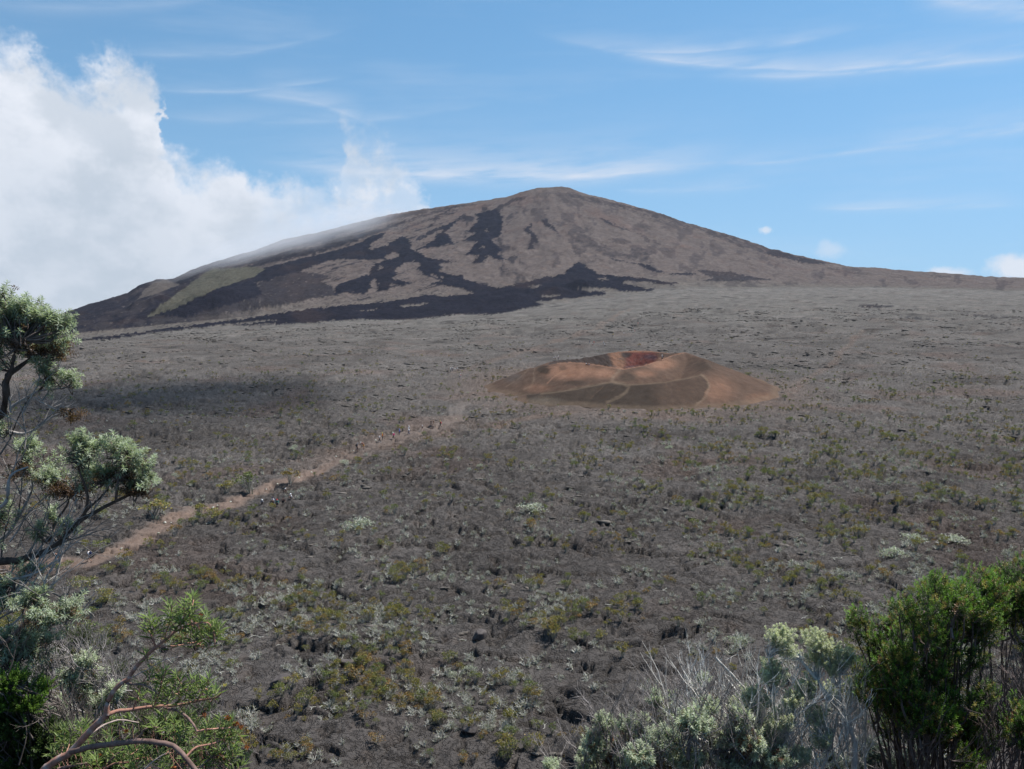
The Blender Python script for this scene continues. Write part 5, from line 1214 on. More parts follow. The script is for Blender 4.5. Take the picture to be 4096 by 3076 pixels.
        for q in pos[rr.random(n) < .5]:
            mid = near*.5+q*.5+rr.normal(0, .02, 3)+[0, 0, -.02]; tube(B, curve([near, mid, q], 6), np.linspace(.0045, .0016, len(curve([near, mid, q], 6))), dark*rr.uniform(1, 2.4), 3)
    # bare twigs all along the lower limbs
    for (a, b, Y, ang, L) in [(10, 1210, Y0, 1.2, .30), (30, 1160, Y0+.1, 1.0, .32), (40, 1120, Y0, 1.4, .28), (0, 1330, Y0-.2, .6, .34), (20, 1300, Y0-.2, .8, .36), (0, 1250, Y0, .9, .35), (60, 1240, Y0-.1, -.2, .22), (100, 1260, Y0-.2, 1.3, .22), (70, 1190, Y0, 1.0, .25), (120, 1180, Y0, .8, .2), (20, 1050, Y0, 1.2, .3), (-10, 1000, Y0, .9, .34), (60, 880, Y0, .9, .18), (100, 855, Y0, 1.2, .15), (30, 880, Y0, 1.3, .2), (90, 910, Y0, .7, .14), (0, 1380, Y0-.2, .5, .34), (40, 1360, Y0-.25, .9, .3), (90, 1350, Y0-.3, .4, .2), (150, 1340, Y0-.3, 1.8, .15), (10, 1440, Y0-.2, .9, .3), (-20, 1180, Y0+.2, .8, .4), (200, 1110, Y0, .6, .14), (130, 1090, Y0+.1, .9, .2), (0, 1290, Y0-.1, 1.1, .3), (-10, 1340, Y0-.1, .75, .4), (60, 960, Y0, 1.3, .18), (170, 1080, Y0, 1.2, .14), (40, 1270, Y0-.15, 1.3, .25), (90, 1210, Y0, 1.25, .24)]:
        twigs(B, rr, DP(a-8, b+10, Y), [math.cos(ang), rr.normal(0, .3), math.sin(ang)], L, .0055, 2, grey*rr.uniform(.6, 1.25), .1, .42)
    part('trunk', trunk, M_bark, e, None, True)
    for A in limbs: part('limb', A, M_bark, e, None, True)
    part('twigs', B, M_bark, e, 'stuff'); part('foliage', F, M_leaf, e, 'stuff'); o = part('dead_foliage', Dd, M_leaf, e, 'stuff'); o['label'] = 'withered brown leaf clusters'
silver_tree()

# ---- red-stemmed shrub arching up from the lower left
def red_shrub():
    rr = np.random.default_rng(71); Y0 = 3.3
    def z8(a, b, dy=0.0): return DP(.25*a, 1246+.25*b, Y0+dy)
    root = DP(60, 1760, Y0+.1); root = np.array([root[0]-.05, root[1], slope_z(np.array([root[0]]), np.array([root[1]]))[0]-.05])
    e = thing('red_stemmed_shrub', 'red-barked shrub with narrow green leaves arching up at lower left', root)
    red = np.array([.33, .175, .13]); greyb = np.array([.40, .31, .27]); dk = np.array([.15, .10, .085])
    BR = [([(330, 1760, 0), (390, 1661, 0), (500, 1580, 0), (610, 1510, 0), (760, 1350, 0), (850, 1260, 0), (930, 1192, 0)], .0135, .0100, red*1.1, greyb), ([(930, 1192, 0), (922, 1120, 0), (955, 1040, 0), (1000, 965, 0), (1060, 910, 0), (1110, 880, 0), (1140, 825, 0), (1190, 765, 0), (1255, 698, 0)], .0085, .0062, red, greyb),
          ([(1255, 698, 0), (1300, 650, 0), (1345, 608, 0), (1420, 555, .02), (1500, 482, .03), (1560, 450, .03), (1610, 418, .02)], .0060, .0035, red*1.15, red), ([(930, 1192, 0), (1000, 1162, .02), (1150, 1150, .04), (1330, 1122, .05), (1520, 1110, .06), (1700, 1072, .06), (1850, 1050, .04), (1910, 1010, .02)], .0072, .0025, red*1.05, red),
          ([(610, 1510, 0), (690, 1490, -.05), (800, 1470, -.08), (1000, 1442, -.12), (1180, 1420, -.15), (1370, 1430, -.18), (1500, 1470, -.2), (1600, 1560, -.22), (1700, 1680, -.25)], .0098, .0070, dk*1.3, dk), ([(1345, 608, 0), (1320, 540, -.02), (1292, 475, -.03), (1268, 462, -.03)], .0034, .002, red*1.2, red), ([(1380, 600, 0), (1480, 600, .02), (1570, 588, .04), (1650, 570, .05), (1725, 582, .06)], .0034, .0018, red*1.2, red),
          ([(1090, 920, 0), (1170, 930, -.03), (1255, 938, -.05), (1320, 975, -.06), (1365, 1010, -.06)], .0038, .002, dk*1.3, dk), ([(1330, 1122, .05), (1375, 1000, .03), (1400, 920, 0), (1440, 800, 0)], .003, .0014, red*1.4, red), ([(1150, 1150, .04), (1190, 1030, .02), (1222, 930, 0), (1300, 810, -.02)], .0028, .0014, red*1.2, red), ([(1700, 1335, -.1), (1660, 1260, -.08), (1600, 1200, -.03), (1520, 1152, .02), (1420, 1132, .05)], .0038, .0045, dk*1.4, dk),
          ([(1700, 1335, -.1), (1800, 1318, -.1), (1900, 1310, -.08), (2010, 1300, -.06)], .0035, .0018, red*1.2, red), ([(760, 1370, 0), (900, 1280, .05), (1010, 1240, .08), (1080, 1240, .1), (1200, 1260, .12)], .0035, .0018, greyb, greyb), ([(1110, 880, 0), (1200, 840, -.04), (1300, 785, -.05), (1420, 720, -.06), (1560, 690, -.06)], .0022, .001, greyb*1.1, greyb), ([(940, 1600, .1), (1050, 1500, .1), (1200, 1380, .1), (1250, 1320, .1), (1330, 1300, .1), (1430, 1330, .1), (1500, 1390, .1)], .0045, .002, dk*1.5, dk),
          ([(900, 1661, .1), (1000, 1610, .1), (1100, 1605, .1), (1200, 1570, .1), (1290, 1555, .1)], .004, .002, red, dk), ([(1600, 1560, -.2), (1700, 1470, -.15), (1850, 1440, -.1), (1960, 1380, -.05), (2040, 1340, -.05)], .004, .0016, red, red), ([(1500, 482, .03), (1600, 330, .0), (1650, 210, 0)], .003, .0012, red*1.3, red), ([(1420, 555, .02), (1440, 470, .03), (1470, 380, .03), (1490, 250, .03)], .003, .0012, red*1.3, red), ([(1610, 418, .02), (1720, 400, 0), (1800, 400, 0), (1850, 470, 0)], .003, .0012, red*1.3, red),
          ([(1850, 1540, -.1), (1780, 1600, -.1), (1700, 1680, -.15)], .004, .003, dk*1.5, dk), ([(500, 1661, .1), (640, 1630, .1), (760, 1610, .1)], .006, .003, dk*1.5, dk), ([(1250, 1661, -.1), (1330, 1590, -.1), (1440, 1520, -.1)], .003, .0015, greyb*1.3, greyb), ([(1700, 1072, .06), (1760, 980, .05), (1800, 890, .05)], .0022, .001, red*1.4, red), ([(1520, 1110, .06), (1560, 1020, .05), (1650, 890, .04)], .0022, .001, red*1.4, red)]
    q0 = curve([root, (root+z8(330, 1760))/2+[-.05, 0, 0], z8(330, 1760)], 10); A = Acc(); tube(A, q0, np.linspace(.018, .0135, len(q0)), red, 7); part('stem', A, M_bark, e, None, True)
    pts_all = []
    for i, (p, r0, r1, c0, c1) in enumerate(BR):
        q = curve([z8(*a) for a in p], 22, .004, 200+i); A = Acc()
        t = np.linspace(0, 1, len(q))[:, None]; patch = (sstep(np.sin(t*37+i)+np.sin(t*71+2*i), .3, 1.2))
        col = c0+(c1-c0)*patch; tube(A, q, 1.3*np.linspace(r0, r1, len(q))*(1+.06*np.sin(t[:, 0]*90+i)), col, 7 if r0 > .005 else 5)
        part('branch' if r0 > .0028 else 'twig', A, M_bark, e, None, True); pts_all.append(q)
    allq = np.concatenate(pts_all)
    TIPS = [(1490, 240, .03), (1650, 190, 0), (1600, 250, .02), (1540, 310, .02), (1780, 330, 0), (1870, 400, .02), (1320, 390, -.02), (1390, 410, 0), (1500, 380, .03), (1650, 440, .02), (1640, 300, 0), (1850, 480, 0), (1750, 480, .03), (1490, 520, .03), (1260, 650, -.02), (1570, 490, .03), (1700, 250, .02), (1720, 380, 0), (1600, 400, 0), (1800, 440, .03), (1270, 430, -.02), (1680, 540, .04), (1900, 450, .02), (1560, 370, -.02), (1830, 530, .02),
            (1440, 790, 0), (1520, 850, .02), (1650, 890, .04), (1800, 890, .05), (1870, 970, .03), (1700, 980, .05), (1300, 820, -.02), (1550, 920, .03), (1600, 960, .05), (1230, 1000, 0), (1320, 1060, .03), (1400, 850, 0), (1480, 930, .02), (1380, 900, .01), (1750, 940, .04), (1640, 1010, .05), (1460, 1010, .03), (1560, 1040, .05), (1800, 1000, .04), (1420, 960, .02), (1350, 960, 0), (1690, 900, .04),
            (1900, 1230, -.06), (1960, 1290, -.06), (2050, 1350, -.05), (2060, 1500, -.1), (1650, 1170, 0), (1400, 1180, .03), (1850, 1290, -.08), (1990, 1360, -.05), (1800, 1260, -.08), (1920, 1340, -.06), (2000, 1260, -.05), (1850, 1540, -.1), (2020, 1480, -.08), (1750, 1390, -.1), (1680, 1260, -.05),
            (1100, 1480, 0), (1150, 1490, .05), (950, 1500, .1), (800, 1580, .1), (720, 1610, .1), (560, 1330, .1), (640, 1300, .1), (690, 1280, .1), (1040, 1560, .1), (1250, 1480, .08), (1310, 1500, .08), (930, 1420, .1), (540, 1400, .1), (480, 1480, .1), (600, 1420, .1), (820, 1560, .05), (1180, 1560, .1), (1400, 1520, 0), (1500, 1250, .1), (1450, 1330, .1), (1600, 1300, .0), (1350, 1250, .1), (1950, 1560, -.1), (1800, 1640, -.1), (1400, 1640, 0), (1150, 1640, .05), (2090, 1640, -.1), (1640, 1480, -.1), (1900, 1480, -.1), (1560, 1400, 0)]
    out = []; T = Acc(); pos = []; dirs = []
    TIPS = TIPS+[(a+rr.uniform(-70, 70), b+rr.uniform(-60, 60), d+rr.uniform(-.04, .04)) for a, b, d in TIPS[:12]]
    for a, b, dy in TIPS:
        c = z8(a, b, dy); near = allq[np.argmin(((allq-(c-[0, 0, .05]))**2).sum(1))]
        d = unit(unit(c-near+1e-6)*.5+[rr.normal(0, .2)+.12, rr.normal(0, .25), 1.0]); st = c-d*.055
        if np.linalg.norm(st-near) > .006: q = curve([near, (near+st)/2+rr.normal(0, .008, 3), st, c-d*.01], 8); tube(T, q, np.linspace(.0022, .0012, len(q)), red*rr.uniform(.9, 1.5), 4)
        pos.append(st); dirs.append(d)
    pos = np.array(pos); dirs = np.array(dirs); sel = pos[:, 2] > z8(0, 1180)[2]
    sprigs(None, rr, pos, dirs, .060, 15, .056, .115, 82, 20, (.18, .225, .085), .28, tipcol=(.33, .39, .18), out=out)
    # lower shoots in the tangle behind, leaf colour darkened to paint in shade
    n = 55; px = rr.uniform(450, 2050, n); py = rr.uniform(1250, 1700, n); p2 = np.array([z8(a, b, d) for a, b, d in zip(px, py, rr.uniform(.05, .5, n))])
    sprigs(None, rr, p2, rr.normal(0, .4, (n, 3))+[0, 0, 1], .05, 13, .050, .12, 85, 25, (.15, .19, .07), .35, tipcol=(.26, .31, .13), out=out)
    for q in p2: tube(T, curve([q-[rr.normal(0, .04), 0, .16], q-[0, 0, .06], q], 5), .0013, red*.9, 3)
    part('twigs', T, M_bark, e, 'stuff')
    o_, d_, s_, c_ = (np.concatenate([q[i] for q in out]) for i in range(4))
    # the leaves of the upper shoots are separate pieces, the others one mass
    LA = Acc(); stamp(LA, LEAF_V, LEAF_F, np.zeros((1, 3)), np.array([[1., 0, 0]]), np.zeros(1), np.array([[.048, .0056, .02]]), np.array([[.19, .235, .09]])); leaf_a = LA.mesh('leaf', M_leaf)
    LB = Acc(); stamp(LB, LEAF_V, LEAF_F, np.zeros((1, 3)), np.array([[1., 0, 0]]), np.zeros(1), np.array([[.042, .0050, .02]]), np.array([[.31, .365, .165]])); leaf_b = LB.mesh('leaf', M_leaf)
    nsh = len(TIPS)*15; first = [i for i in range(nsh) if o_[i, 2] > z8(0, 640)[2]][:290]; mask = np.ones(len(o_), bool); mask[first] = False
    M = frames(d_[first], rr.uniform(-.5, .5, len(first))); base = np.array(root)
    for q, i in enumerate(first):
        lo = link('leaf', leaf_a if i % 15 < 10 else leaf_b, e); m4 = Matrix([[*M[q][r], o_[i][r]-base[r]] for r in range(3)]+[[0, 0, 0, 1]]); k = s_[i, 0]/.047
        lo.matrix_basis = m4 @ Matrix.Diagonal((k, k, k, 1))
    F = Acc(); stamp(F, LEAF_V, LEAF_F, o_[mask], d_[mask], rr.uniform(-.5, .5, mask.sum()), s_[mask], c_[mask]); part('foliage', F, M_leaf, e, 'stuff')
    # dry orange flower heads
    for a, b, dy in [(2050, 1275, -.06), (2085, 1300, -.06), (2030, 1268, -.06), (1960, 1215, -.06), (1985, 1230, -.06), (1765, 1195, -.05), (1500, 1648, 0), (1900, 1545, -.1), (1940, 1570, -.1), (1880, 1560, -.1), (1735, 332, 0), (1945, 940, .02), (1090, 1335, .1), (860, 1545, .1), (2130, 1475, -.1)]:
        c = z8(a, b, dy); A = Acc(); m = 26; v = unit(rr.normal(0, 1, (m, 3))+[0, 0, .4])
        stamp(A, LEAF_V, LEAF_F, c+v*.002, v, rr.uniform(0, 6, m), np.stack([rr.uniform(.008, .013, m), np.full(m, .0045), np.full(m, .01)], -1), np.array([.36, .12, .035])*rr.uniform(.5, 1.3, (m, 1)) if a != 1945 else np.array([.5, .42, .15])*rr.uniform(.7, 1.2, (m, 1)))
        near = allq[np.argmin(((allq-c)**2).sum(1))]; tube(A, curve([near, (near+c)/2+[0, 0, .01], c], 5), .0012, red, 3)
        part('flower_head', A, M_leaf, e)
red_shrub()

# ---- dark green heath bush on the right
def heath_bush(name, lab, poly, Y0, thick, nclump, seed, base_d, hue, tip, nsp=44, twigcol=(.16, .125, .11), spr=.074, mind=15, fill=.30):
    rr = np.random.default_rng(seed); k = D2/3313*Y0
    b = DP(*base_d, Y0+.15); root = np.array([b[0], b[1], slope_z(np.array([b[0]]), np.array([b[1]]))[0]-.05]); e = thing(name, lab, root)
    xs = [p[0] for p in poly]; ys = [p[1] for p in poly]; F = Acc(); G = Acc(); B = Acc(); cs = []
    cx, cy = (min(xs)+max(xs))/2, (min(ys)+max(ys))/2; hw = (max(xs)-min(xs))/2
    tries = 0
    while len(cs) < nclump and tries < 9000:
        tries += 1; x, y = rr.uniform(min(xs), max(xs)), rr.uniform(min(ys), max(ys))
        if not inpoly(np.array([x]), np.array([y]), poly)[0]: continue
        d = Y0-thick*math.sqrt(max(0, 1-((x-cx)/hw)**2))*rr.uniform(-.55, 1.0)
        if any(math.hypot(x-a, y-c)+abs(d-f)/k*.45 < mind for a, c, f in cs): continue
        cs.append((x, y, d))
    mains = []
    for (x, y, d) in cs:
        x += 12*sstep(np.array(cx-x), 60., hw); c = DP(float(x), y+14, d); lean = np.array([(x-cx)/hw*.45, (Y0-d)*-.25, 1.0]); lean = unit(lean+rr.normal(0, .10, 3))
        r = rr.uniform(18, 33)*k; n = int(nsp*rr.uniform(.7, 1.3)); v = rr.normal(0, 1, (n, 3)); v = v/np.maximum(1, np.linalg.norm(v, axis=1, keepdims=True))
        pos = c+v*[r*.75, r*.75, r*.85]; dr = unit(lean+v*.42+rr.normal(0, .14, (n, 3)))
        shade = rr.uniform(.75, 1.2); fl = rr.random(n) < .27
        low = sstep(np.array(v[:, 2]), .1, -.6)
        colr = np.array(hue)*shade
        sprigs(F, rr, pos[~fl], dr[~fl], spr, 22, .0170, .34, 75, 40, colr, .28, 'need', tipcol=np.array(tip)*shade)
        m = fl.sum(); 
        if m:
            sprigs(G, rr, pos[fl]+dr[fl]*.02, dr[fl], .03, 14, .014, .55, 95, 40, np.array([.24, .20, .045]) if rr.random() < .66 else np.array([.20, .11, .045]), .3, 'need')
        if rr.random() < .72: tw = c-lean*.16
        else: tw = None
        mid = root*.45+c*.55+rr.normal(0, .05, 3); mid[2] = root[2]*.35+c[2]*.65; mid[1] += .12; q = curve([root+rr.normal(0, .05, 3)*[1, 1, 0], mid, c-lean*.12, c] if tw is None else [tw+rr.normal(0, .03, 3), tw+lean*.06, c-lean*.04, c], 10, .008, int(rr.integers(1e6))); tube(B, q, np.linspace(.009, .003, len(q)), np.array(twigcol)*rr.uniform(.5, 1.0), 4)
        for i in range(0, n, 3):
            t_ = q[-3]+(q[-1]-q[-3])*rr.random(); tube(B, curve([t_, (t_+pos[i])/2-[0, 0, .012], pos[i]], 4), [.0028, .0022, .0018, .0012][:len(curve([t_, (t_+pos[i])/2, pos[i]], 4))], np.array(twigcol)*rr.uniform(.6, 1.3), 3)
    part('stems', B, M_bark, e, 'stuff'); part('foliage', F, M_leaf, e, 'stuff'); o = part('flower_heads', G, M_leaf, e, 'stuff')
    return e
z4 = lambda p: [(1659+.2847*a, 1188+.2847*b) for a, b in p]
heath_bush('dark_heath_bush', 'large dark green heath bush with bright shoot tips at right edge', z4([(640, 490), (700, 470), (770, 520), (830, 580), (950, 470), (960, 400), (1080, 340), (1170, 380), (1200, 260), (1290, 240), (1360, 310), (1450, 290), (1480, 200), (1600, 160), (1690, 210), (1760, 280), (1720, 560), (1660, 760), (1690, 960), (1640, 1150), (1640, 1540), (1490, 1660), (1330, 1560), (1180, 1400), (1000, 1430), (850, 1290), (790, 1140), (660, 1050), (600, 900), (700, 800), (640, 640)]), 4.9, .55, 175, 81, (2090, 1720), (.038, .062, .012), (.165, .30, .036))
heath_bush('tall_heath_bush', 'tall dark heath bush cut off by the right edge behind the larger one', z4([(1740, 120), (1790, 90), (1850, 70), (1960, 60), (2150, 40), (2300, 100), (2300, 800), (1960, 820), (1900, 640), (1780, 560), (1700, 400)]), 5.35, .4, 55, 82, (2260, 1720), (.032, .055, .012), (.14, .26, .034))
heath_bush('low_heath_bush', 'small heath bush low in the right corner under the tall one', z4([(1820, 1200), (1890, 1150), (1960, 1160), (2100, 1180), (2100, 1420), (1900, 1430), (1800, 1320)]), 4.5, .2, 14, 83, (2230, 1720), (.038, .062, .012), (.155, .29, .036))

# ---- dry twigs under the heath
def dry_brush():
    rr = np.random.default_rng(91)
    for lab, box, n, Y0, col in (('tangle of dry reddish brown twigs at the right edge beneath the tall bush', (2110, 2240, 1440, 1640), 64, 4.75, (.20, .155, .145)), ('dry grey brown brush beneath the dark heath bush at lower right', (1940, 2110, 1600, 1700), 34, 4.6, (.17, .135, .125))):
        A = Acc(); c = DP((box[0]+box[1])/2, 1720, Y0); root = np.array([c[0], c[1], slope_z(np.array([c[0]]), np.array([c[1]]))[0]]); e = thing('dry_brush', lab, root, 'brush', 'dry twigs under the heath bushes')
        for i in range(n):
            p = DP(rr.uniform(box[0], box[1]), rr.uniform(box[2]+60, box[3]+80), Y0+rr.uniform(-.15, .4)); twigs(A, rr, p, [rr.normal(0, .35), rr.normal(0, .2), 1], rr.uniform(.22, .36), .0045, 2, col, .2, .35, (2, 4))
        part('twigs', A, M_bark, e, 'stuff')
dry_brush()

# ---- silvery flowering bush, lower right centre
def silver_bush():
    rr = np.random.default_rng(101); Y0 = 4.7; k = D2/3313*Y0
    b = DP(1720, 1760, Y0+.2); root = np.array([b[0], b[1], slope_z(np.array([b[0]]), np.array([b[1]]))[0]-.05]); e = thing('flowering_silver_bush', 'grey twiggy bush with pale yellow flower tips at lower right', root)
    B = Acc(); F = Acc(); T = Acc(); grey = np.array([.74, .70, .64]); dkg = np.array([.13, .11, .10]); mains = []
    MAIN = [([(1845, 1700, 0), (1842, 1590, 0), (1795, 1515, 0), (1745, 1445, .05), (1712, 1402, .05)], .020, grey*.7), ([(1845, 1590, 0), (1815, 1500, .05), (1785, 1425, .1), (1760, 1385, .1)], .011, grey*.9), ([(1700, 1720, .1), (1712, 1640, .1), (1740, 1575, .1), (1752, 1520, .1), (1738, 1452, .05)], .013, grey*.6), ([(1545, 1420, .1), (1590, 1468, .1), (1622, 1510, .05), (1650, 1580, 0), (1700, 1700, 0)], .009, grey*.6),
            ([(1690, 1730, -.1), (1700, 1670, -.1), (1705, 1600, -.1), (1720, 1530, -.1)], .012, grey), ([(1560, 1700, .2), (1545, 1610, .2), (1510, 1540, .2), (1490, 1470, .2), (1505, 1420, .2)], .008, grey*.7), ([(1610, 1700, .1), (1618, 1600, .1), (1600, 1530, .1), (1560, 1480, .1), (1535, 1445, .1)], .008, dkg), ([(1640, 1700, 0), (1660, 1580, 0), (1672, 1500, 0), (1660, 1420, .05)], .009, grey*.8), ([(1760, 1700, 0), (1790, 1620, 0), (1810, 1540, 0), (1815, 1440, .05), (1822, 1412, .05)], .010, grey*.8), ([(1880, 1720, .1), (1868, 1640, .1), (1870, 1560, .1), (1880, 1500, .1)], .010, grey*.7)]
    for i, (p, r, c) in enumerate(MAIN):
        q = curve([DP(a, d, Y0+o) for a, d, o in p], 18, .006, 300+i); A = Acc(); tube(A, q, np.linspace(r, r*.35, len(q)), c, 6); part('branch', A, M_bark, e, None, True); mains.append(q)
    allq = np.concatenate(mains)
    CL = [(1687, 1360, 30, 15, .05, 1), (1700, 1385, 22, 12, .05, .6), (1755, 1365, 26, 14, .1, 1), (1785, 1385, 26, 14, .1, .9), (1765, 1405, 26, 12, .1, .6), (1822, 1405, 20, 18, .05, .8), (1800, 1425, 18, 14, .05, .5), (1665, 1422, 14, 10, .05, .8), (1670, 1445, 22, 16, 0, .7), (1622, 1487, 22, 12, 0, .8), (1600, 1510, 24, 14, 0, .7), (1640, 1500, 18, 18, 0, .6), (1740, 1470, 18, 22, .0, .5), (1715, 1500, 20, 20, -.05, .5), (1690, 1540, 26, 18, -.1, .5), (1760, 1530, 20, 16, -.05, .4), (1680, 1600, 30, 20, -.1, .3), (1800, 1470, 14, 18, .1, .5), (1650, 1560, 26, 20, 0, .4), (1775, 1580, 18, 16, -.1, .4), (1610, 1575, 26, 20, 0, .3), (1730, 1620, 22, 16, -.15, .3), (1640, 1640, 30, 16, -.1, .3), (1840, 1470, 10, 16, .1, .4)]
    for (dx, dy, rx, ry, oy, fl) in CL:
        c = DP(dx, dy+26, Y0+oy); n = int(12+rx*ry/8); pos, v = ellipsoid_pts(rr, n, c, np.array([rx, rx*.9, ry])*k*1.05, .1)
        dr = v*.4+[0, 0, 1]+rr.normal(0, .22, (n, 3)); t = rr.random(n) < fl
        sprigs(F, rr, pos, dr, .055, 21, .019, .30, 85, 45, (.50, .51, .41), .3)
        sprigs(T, rr, pos[t]+unit(dr[t])*.05, dr[t], .016, 20, .015, .36, 95, 15, (.46, .46, .33), .25, tipcol=(.68, .67, .52))
        near = allq[np.argmin(((allq-(c-[0, 0, .1]))**2).sum(1))]
        for q in pos[rr.random(n) < .6]:
            w = curve([near, (near+q)/2+rr.normal(0, .02, 3), q], 5); tube(B, w, np.linspace(.004, .0016, len(w)), grey*rr.uniform(.5, 1.2), 3)
    for i in range(200):
        x = rr.uniform(1440, 1880); y = rr.uniform(1530, 1720)
        twigs(B, rr, DP(x, y, Y0+rr.uniform(-.15, .35)), [rr.normal(0, .35), rr.normal(0, .25), 1], rr.uniform(.14, .26), .0042, 2, grey*rr.uniform(.55, 1.25), .2, .38, (2, 4))
    for x, y in ((1490, 1430), (1545, 1440), (1600, 1450), (1560, 1470), (1590, 1400), (1500, 1480), (1520, 1500), (1630, 1470), (1720, 1450)):
        twigs(B, rr, DP(x+12, y+40, Y0+.15), [-.25, 0, 1], .17, .0035, 2, grey*.75, .2, .35, (2, 3))
    part('twigs', B, M_bark, e, 'stuff'); part('foliage', F, M_leaf, e, 'stuff'); part('flower_tips', T, M_leaf, e, 'stuff')
silver_bush()

# ---- mounds of low plants along the bottom edge
def mound(name, lab, seed, Y0, clumps, leaf, group=None, twc=(.28, .25, .235), ntw=10, up=.8):
    rr = np.random.default_rng(seed); k = D2/3313*Y0; cxm = np.mean([c[0] for c in clumps]); b = DP(cxm, max(c[1] for c in clumps)+60, Y0+.2)
    root = np.array([b[0], b[1], slope_z(np.array([b[0]]), np.array([b[1]]))[0]-.05]); e = thing(name, lab, root, 'shrub', group); F = Acc(); B = Acc(); Dd = Acc()
    for (dx, dy, rx, ry, dead) in clumps:
        oy = rr.uniform(-.12, .12); c = DP(dx, dy, Y0+oy); n = int(8+rx*ry/leaf['den']); pos, v = ellipsoid_pts(rr, n, c, np.array([rx, (rx+ry)*.5, ry])*k*.9, .25)
        dr = v*.5+[0, -.03, up]+rr.normal(0, .25, (n, 3)); isd = rr.random(n) < dead
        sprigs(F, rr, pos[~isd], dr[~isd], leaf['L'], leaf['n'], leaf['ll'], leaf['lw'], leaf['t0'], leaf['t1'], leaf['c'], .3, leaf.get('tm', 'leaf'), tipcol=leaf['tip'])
        sprigs(Dd, rr, pos[isd], dr[isd], leaf['L']*.8, 16, leaf['ll']*.9, leaf['lw'], 110, 60, (.20, .10, .062), .4)
        for q in pos[rr.random(n) < .35]:
            s = c+rr.normal(0, .05, 3)+[0, .08, -.12]; s[2] = min(s[2], q[2]-.05); w = curve([s, (s+q)/2+rr.normal(0, .015, 3), q], 5); tube(B, w, np.linspace(.005, .0018, len(w)), np.array(twc)*rr.uniform(.5, 1.2), 3)
        st = root if rr.random() < .25 else c+np.array([rr.normal(0, .06), .12, -.28])
        w = curve([st, st*.5+c*.5+rr.normal(0, .03, 3), c], 8); tube(B, w, np.linspace(.014, .005, len(w)), np.array(twc)*.6, 5)
        for i in range(int(ntw*rx/40)):
            twigs(B, rr, c+rr.normal(0, 1, 3)*[rx*k*.6, .05, ry*k*.5], [rr.normal(0, .5), rr.normal(0, .3), .8], rr.uniform(.10, .2), .0034, 2, np.array(twc)*rr.uniform(.6, 1.3), .12, .45)
    part('twigs', B, M_bark, e, 'stuff'); part('foliage', F, M_leaf, e, 'stuff')
    o = part('dead_foliage', Dd, M_leaf, e, 'stuff')
    if o: o['label'] = 'withered rust-brown leaves'
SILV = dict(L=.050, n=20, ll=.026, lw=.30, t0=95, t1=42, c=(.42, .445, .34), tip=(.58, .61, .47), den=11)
GREEN = dict(L=.055, n=22, ll=.014, lw=.5, t0=60, t1=30, c=(.080, .14, .022), tip=(.17, .27, .045), den=9)
DEEP = dict(L=.07, n=20, ll=.017, lw=.5, t0=80, t1=40, c=(.040, .066, .018), tip=(.085, .13, .034), den=10)
z6 = lambda p: [(1160+.25*a, 1246+.25*b, c, d, f) for a, b, c, d, f in p]
mound('silver_shrub', 'silvery green low shrub with rusty dead leaves at bottom centre right', 111, 5.2, z6([(500, 1480, 28, 34, .1), (430, 1600, 30, 30, .05), (620, 1290, 12, 16, .0), (560, 1270, 10, 18, 0), (650, 1560, 26, 26, .8), (760, 1290, 18, 14, .1), (880, 1280, 26, 18, .05), (930, 1420, 34, 26, .2), (720, 1420, 26, 20, .4), (1030, 1080, 10, 18, .1), (1200, 1080, 20, 14, .1), (1160, 1230, 36, 24, .1), (1000, 1560, 34, 22, .5), (1330, 1300, 40, 28, .1), (1300, 1480, 44, 26, .4), (1480, 1500, 34, 28, .4), (1560, 1300, 30, 26, .1), (1420, 1150, 22, 20, .05), (1380, 990, 10, 14, .1), (1440, 920, 6, 12, 0), (1160, 1600, 40, 20, .6), (780, 1620, 30, 16, .2), (130, 1640, 16, 8, 0)]), SILV, 'silvery low shrubs on the slope', ntw=16)
mound('silver_shrub', 'silvery low shrub behind the red stem at lower left', 112, 4.6, [(187, 1432, 20, 15, .05), (212, 1464, 14, 14, .05), (175, 1495, 32, 22, .1), (247, 1498, 18, 20, .1), (150, 1470, 20, 16, .2), (215, 1520, 26, 14, .3), (130, 1530, 24, 20, .1)], SILV, 'silvery low shrubs on the slope', ntw=14)
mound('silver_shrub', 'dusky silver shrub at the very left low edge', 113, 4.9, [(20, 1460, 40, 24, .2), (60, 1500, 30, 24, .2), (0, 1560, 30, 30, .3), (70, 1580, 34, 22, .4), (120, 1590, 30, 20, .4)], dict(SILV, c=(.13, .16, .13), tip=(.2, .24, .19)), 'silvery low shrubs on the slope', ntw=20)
mound('green_shrub', 'bright yellow-green shrub low at the left edge', 114, 3.7, [(86, 1494, 24, 20, 0), (20, 1478, 34, 20, 0), (60, 1530, 34, 18, 0), (10, 1520, 24, 20, 0), (40, 1605, 40, 18, 0)], GREEN, 'green shrubs on the slope', (.12, .1, .09), 4)
mound('green_shrub', 'olive green shrub between the red stems at lower left', 115, 5.0, [(205, 1556, 22, 14, 0), (250, 1580, 30, 18, 0), (330, 1580, 36, 18, .05), (300, 1550, 30, 14, .05), (390, 1560, 34, 16, .05), (370, 1610, 44, 18, .1), (280, 1630, 44, 18, .1), (440, 1630, 40, 18, .1), (200, 1620, 40, 20, .1)], dict(GREEN, c=(.055, .075, .022), tip=(.12, .16, .04)), 'green shrubs on the slope', (.16, .13, .11), 10)
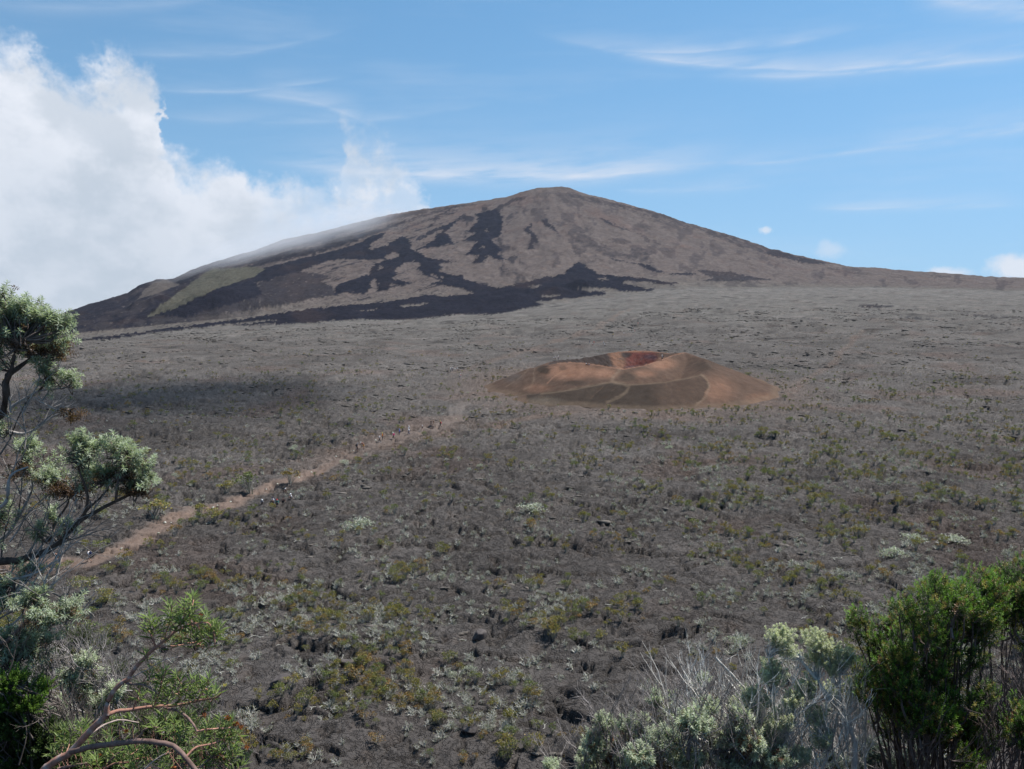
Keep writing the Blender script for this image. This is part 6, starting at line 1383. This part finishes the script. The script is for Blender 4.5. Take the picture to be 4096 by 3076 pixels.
mound('dark_shrub', 'dark shaded shrub filling the bottom left corner', 116, 3.75, [(30, 1570, 50, 30, 0), (90, 1600, 50, 30, 0), (40, 1640, 60, 30, 0), (110, 1640, 50, 26, 0), (0, 1600, 50, 40, 0), (170, 1650, 50, 22, 0), (250, 1660, 50, 20, 0), (-20, 1540, 40, 40, 0)], DEEP, 'dark shrubs on the slope', (.12, .10, .09), 8)
mound('dark_shrub', 'dark green rounded shrub behind the red stem fork', 117, 7.0, [(285, 1500, 46, 22, 0), (340, 1520, 40, 18, 0), (240, 1540, 40, 20, 0), (430, 1530, 40, 14, .1), (470, 1580, 44, 18, .1), (500, 1640, 44, 18, .1), (400, 1650, 50, 18, .1)], DEEP, 'dark shrubs on the slope', (.22, .19, .18), 14)
mound('dark_shrub', 'dark olive shrub below the left silver branches', 118, 7.5, [(160, 1380, 40, 16, 0), (120, 1420, 44, 20, 0), (210, 1400, 34, 16, 0), (150, 1450, 36, 18, 0), (100, 1460, 40, 20, 0), (250, 1450, 30, 16, 0)], dict(DEEP, c=(.042, .058, .016), tip=(.075, .09, .024)), 'dark shrubs on the slope', (.2, .18, .17), 12)
mound('silver_shrub', 'shaded blue-grey shrub beneath the flowering silver bush', 119, 5.6, [(1890, 1620, 34, 26, 0), (1930, 1650, 40, 20, 0), (1860, 1650, 34, 20, 0), (1980, 1640, 30, 22, 0), (1800, 1650, 40, 20, .1), (1560, 1640, 40, 20, .2)], dict(SILV, c=(.12, .15, .13), tip=(.17, .2, .17)), 'silvery low shrubs on the slope', ntw=14)  # silver leaf colour darkened, shade painted into the foliage
mound('silver_shrub', 'wide pale silver-green low shrub in front of the flowering bush', 120, 4.55, [(1430, 1600, 44, 26, .1), (1500, 1565, 40, 26, .1), (1560, 1600, 44, 26, .1), (1620, 1610, 36, 26, .15), (1480, 1640, 50, 24, .2), (1590, 1655, 46, 20, .3), (1380, 1640, 36, 22, .1), (1530, 1530, 24, 16, .05), (1600, 1555, 24, 18, .05), (1680, 1640, 34, 20, .2)], dict(SILV, c=(.44, .465, .36), tip=(.6, .63, .5)), 'silvery low shrubs on the slope', ntw=14)
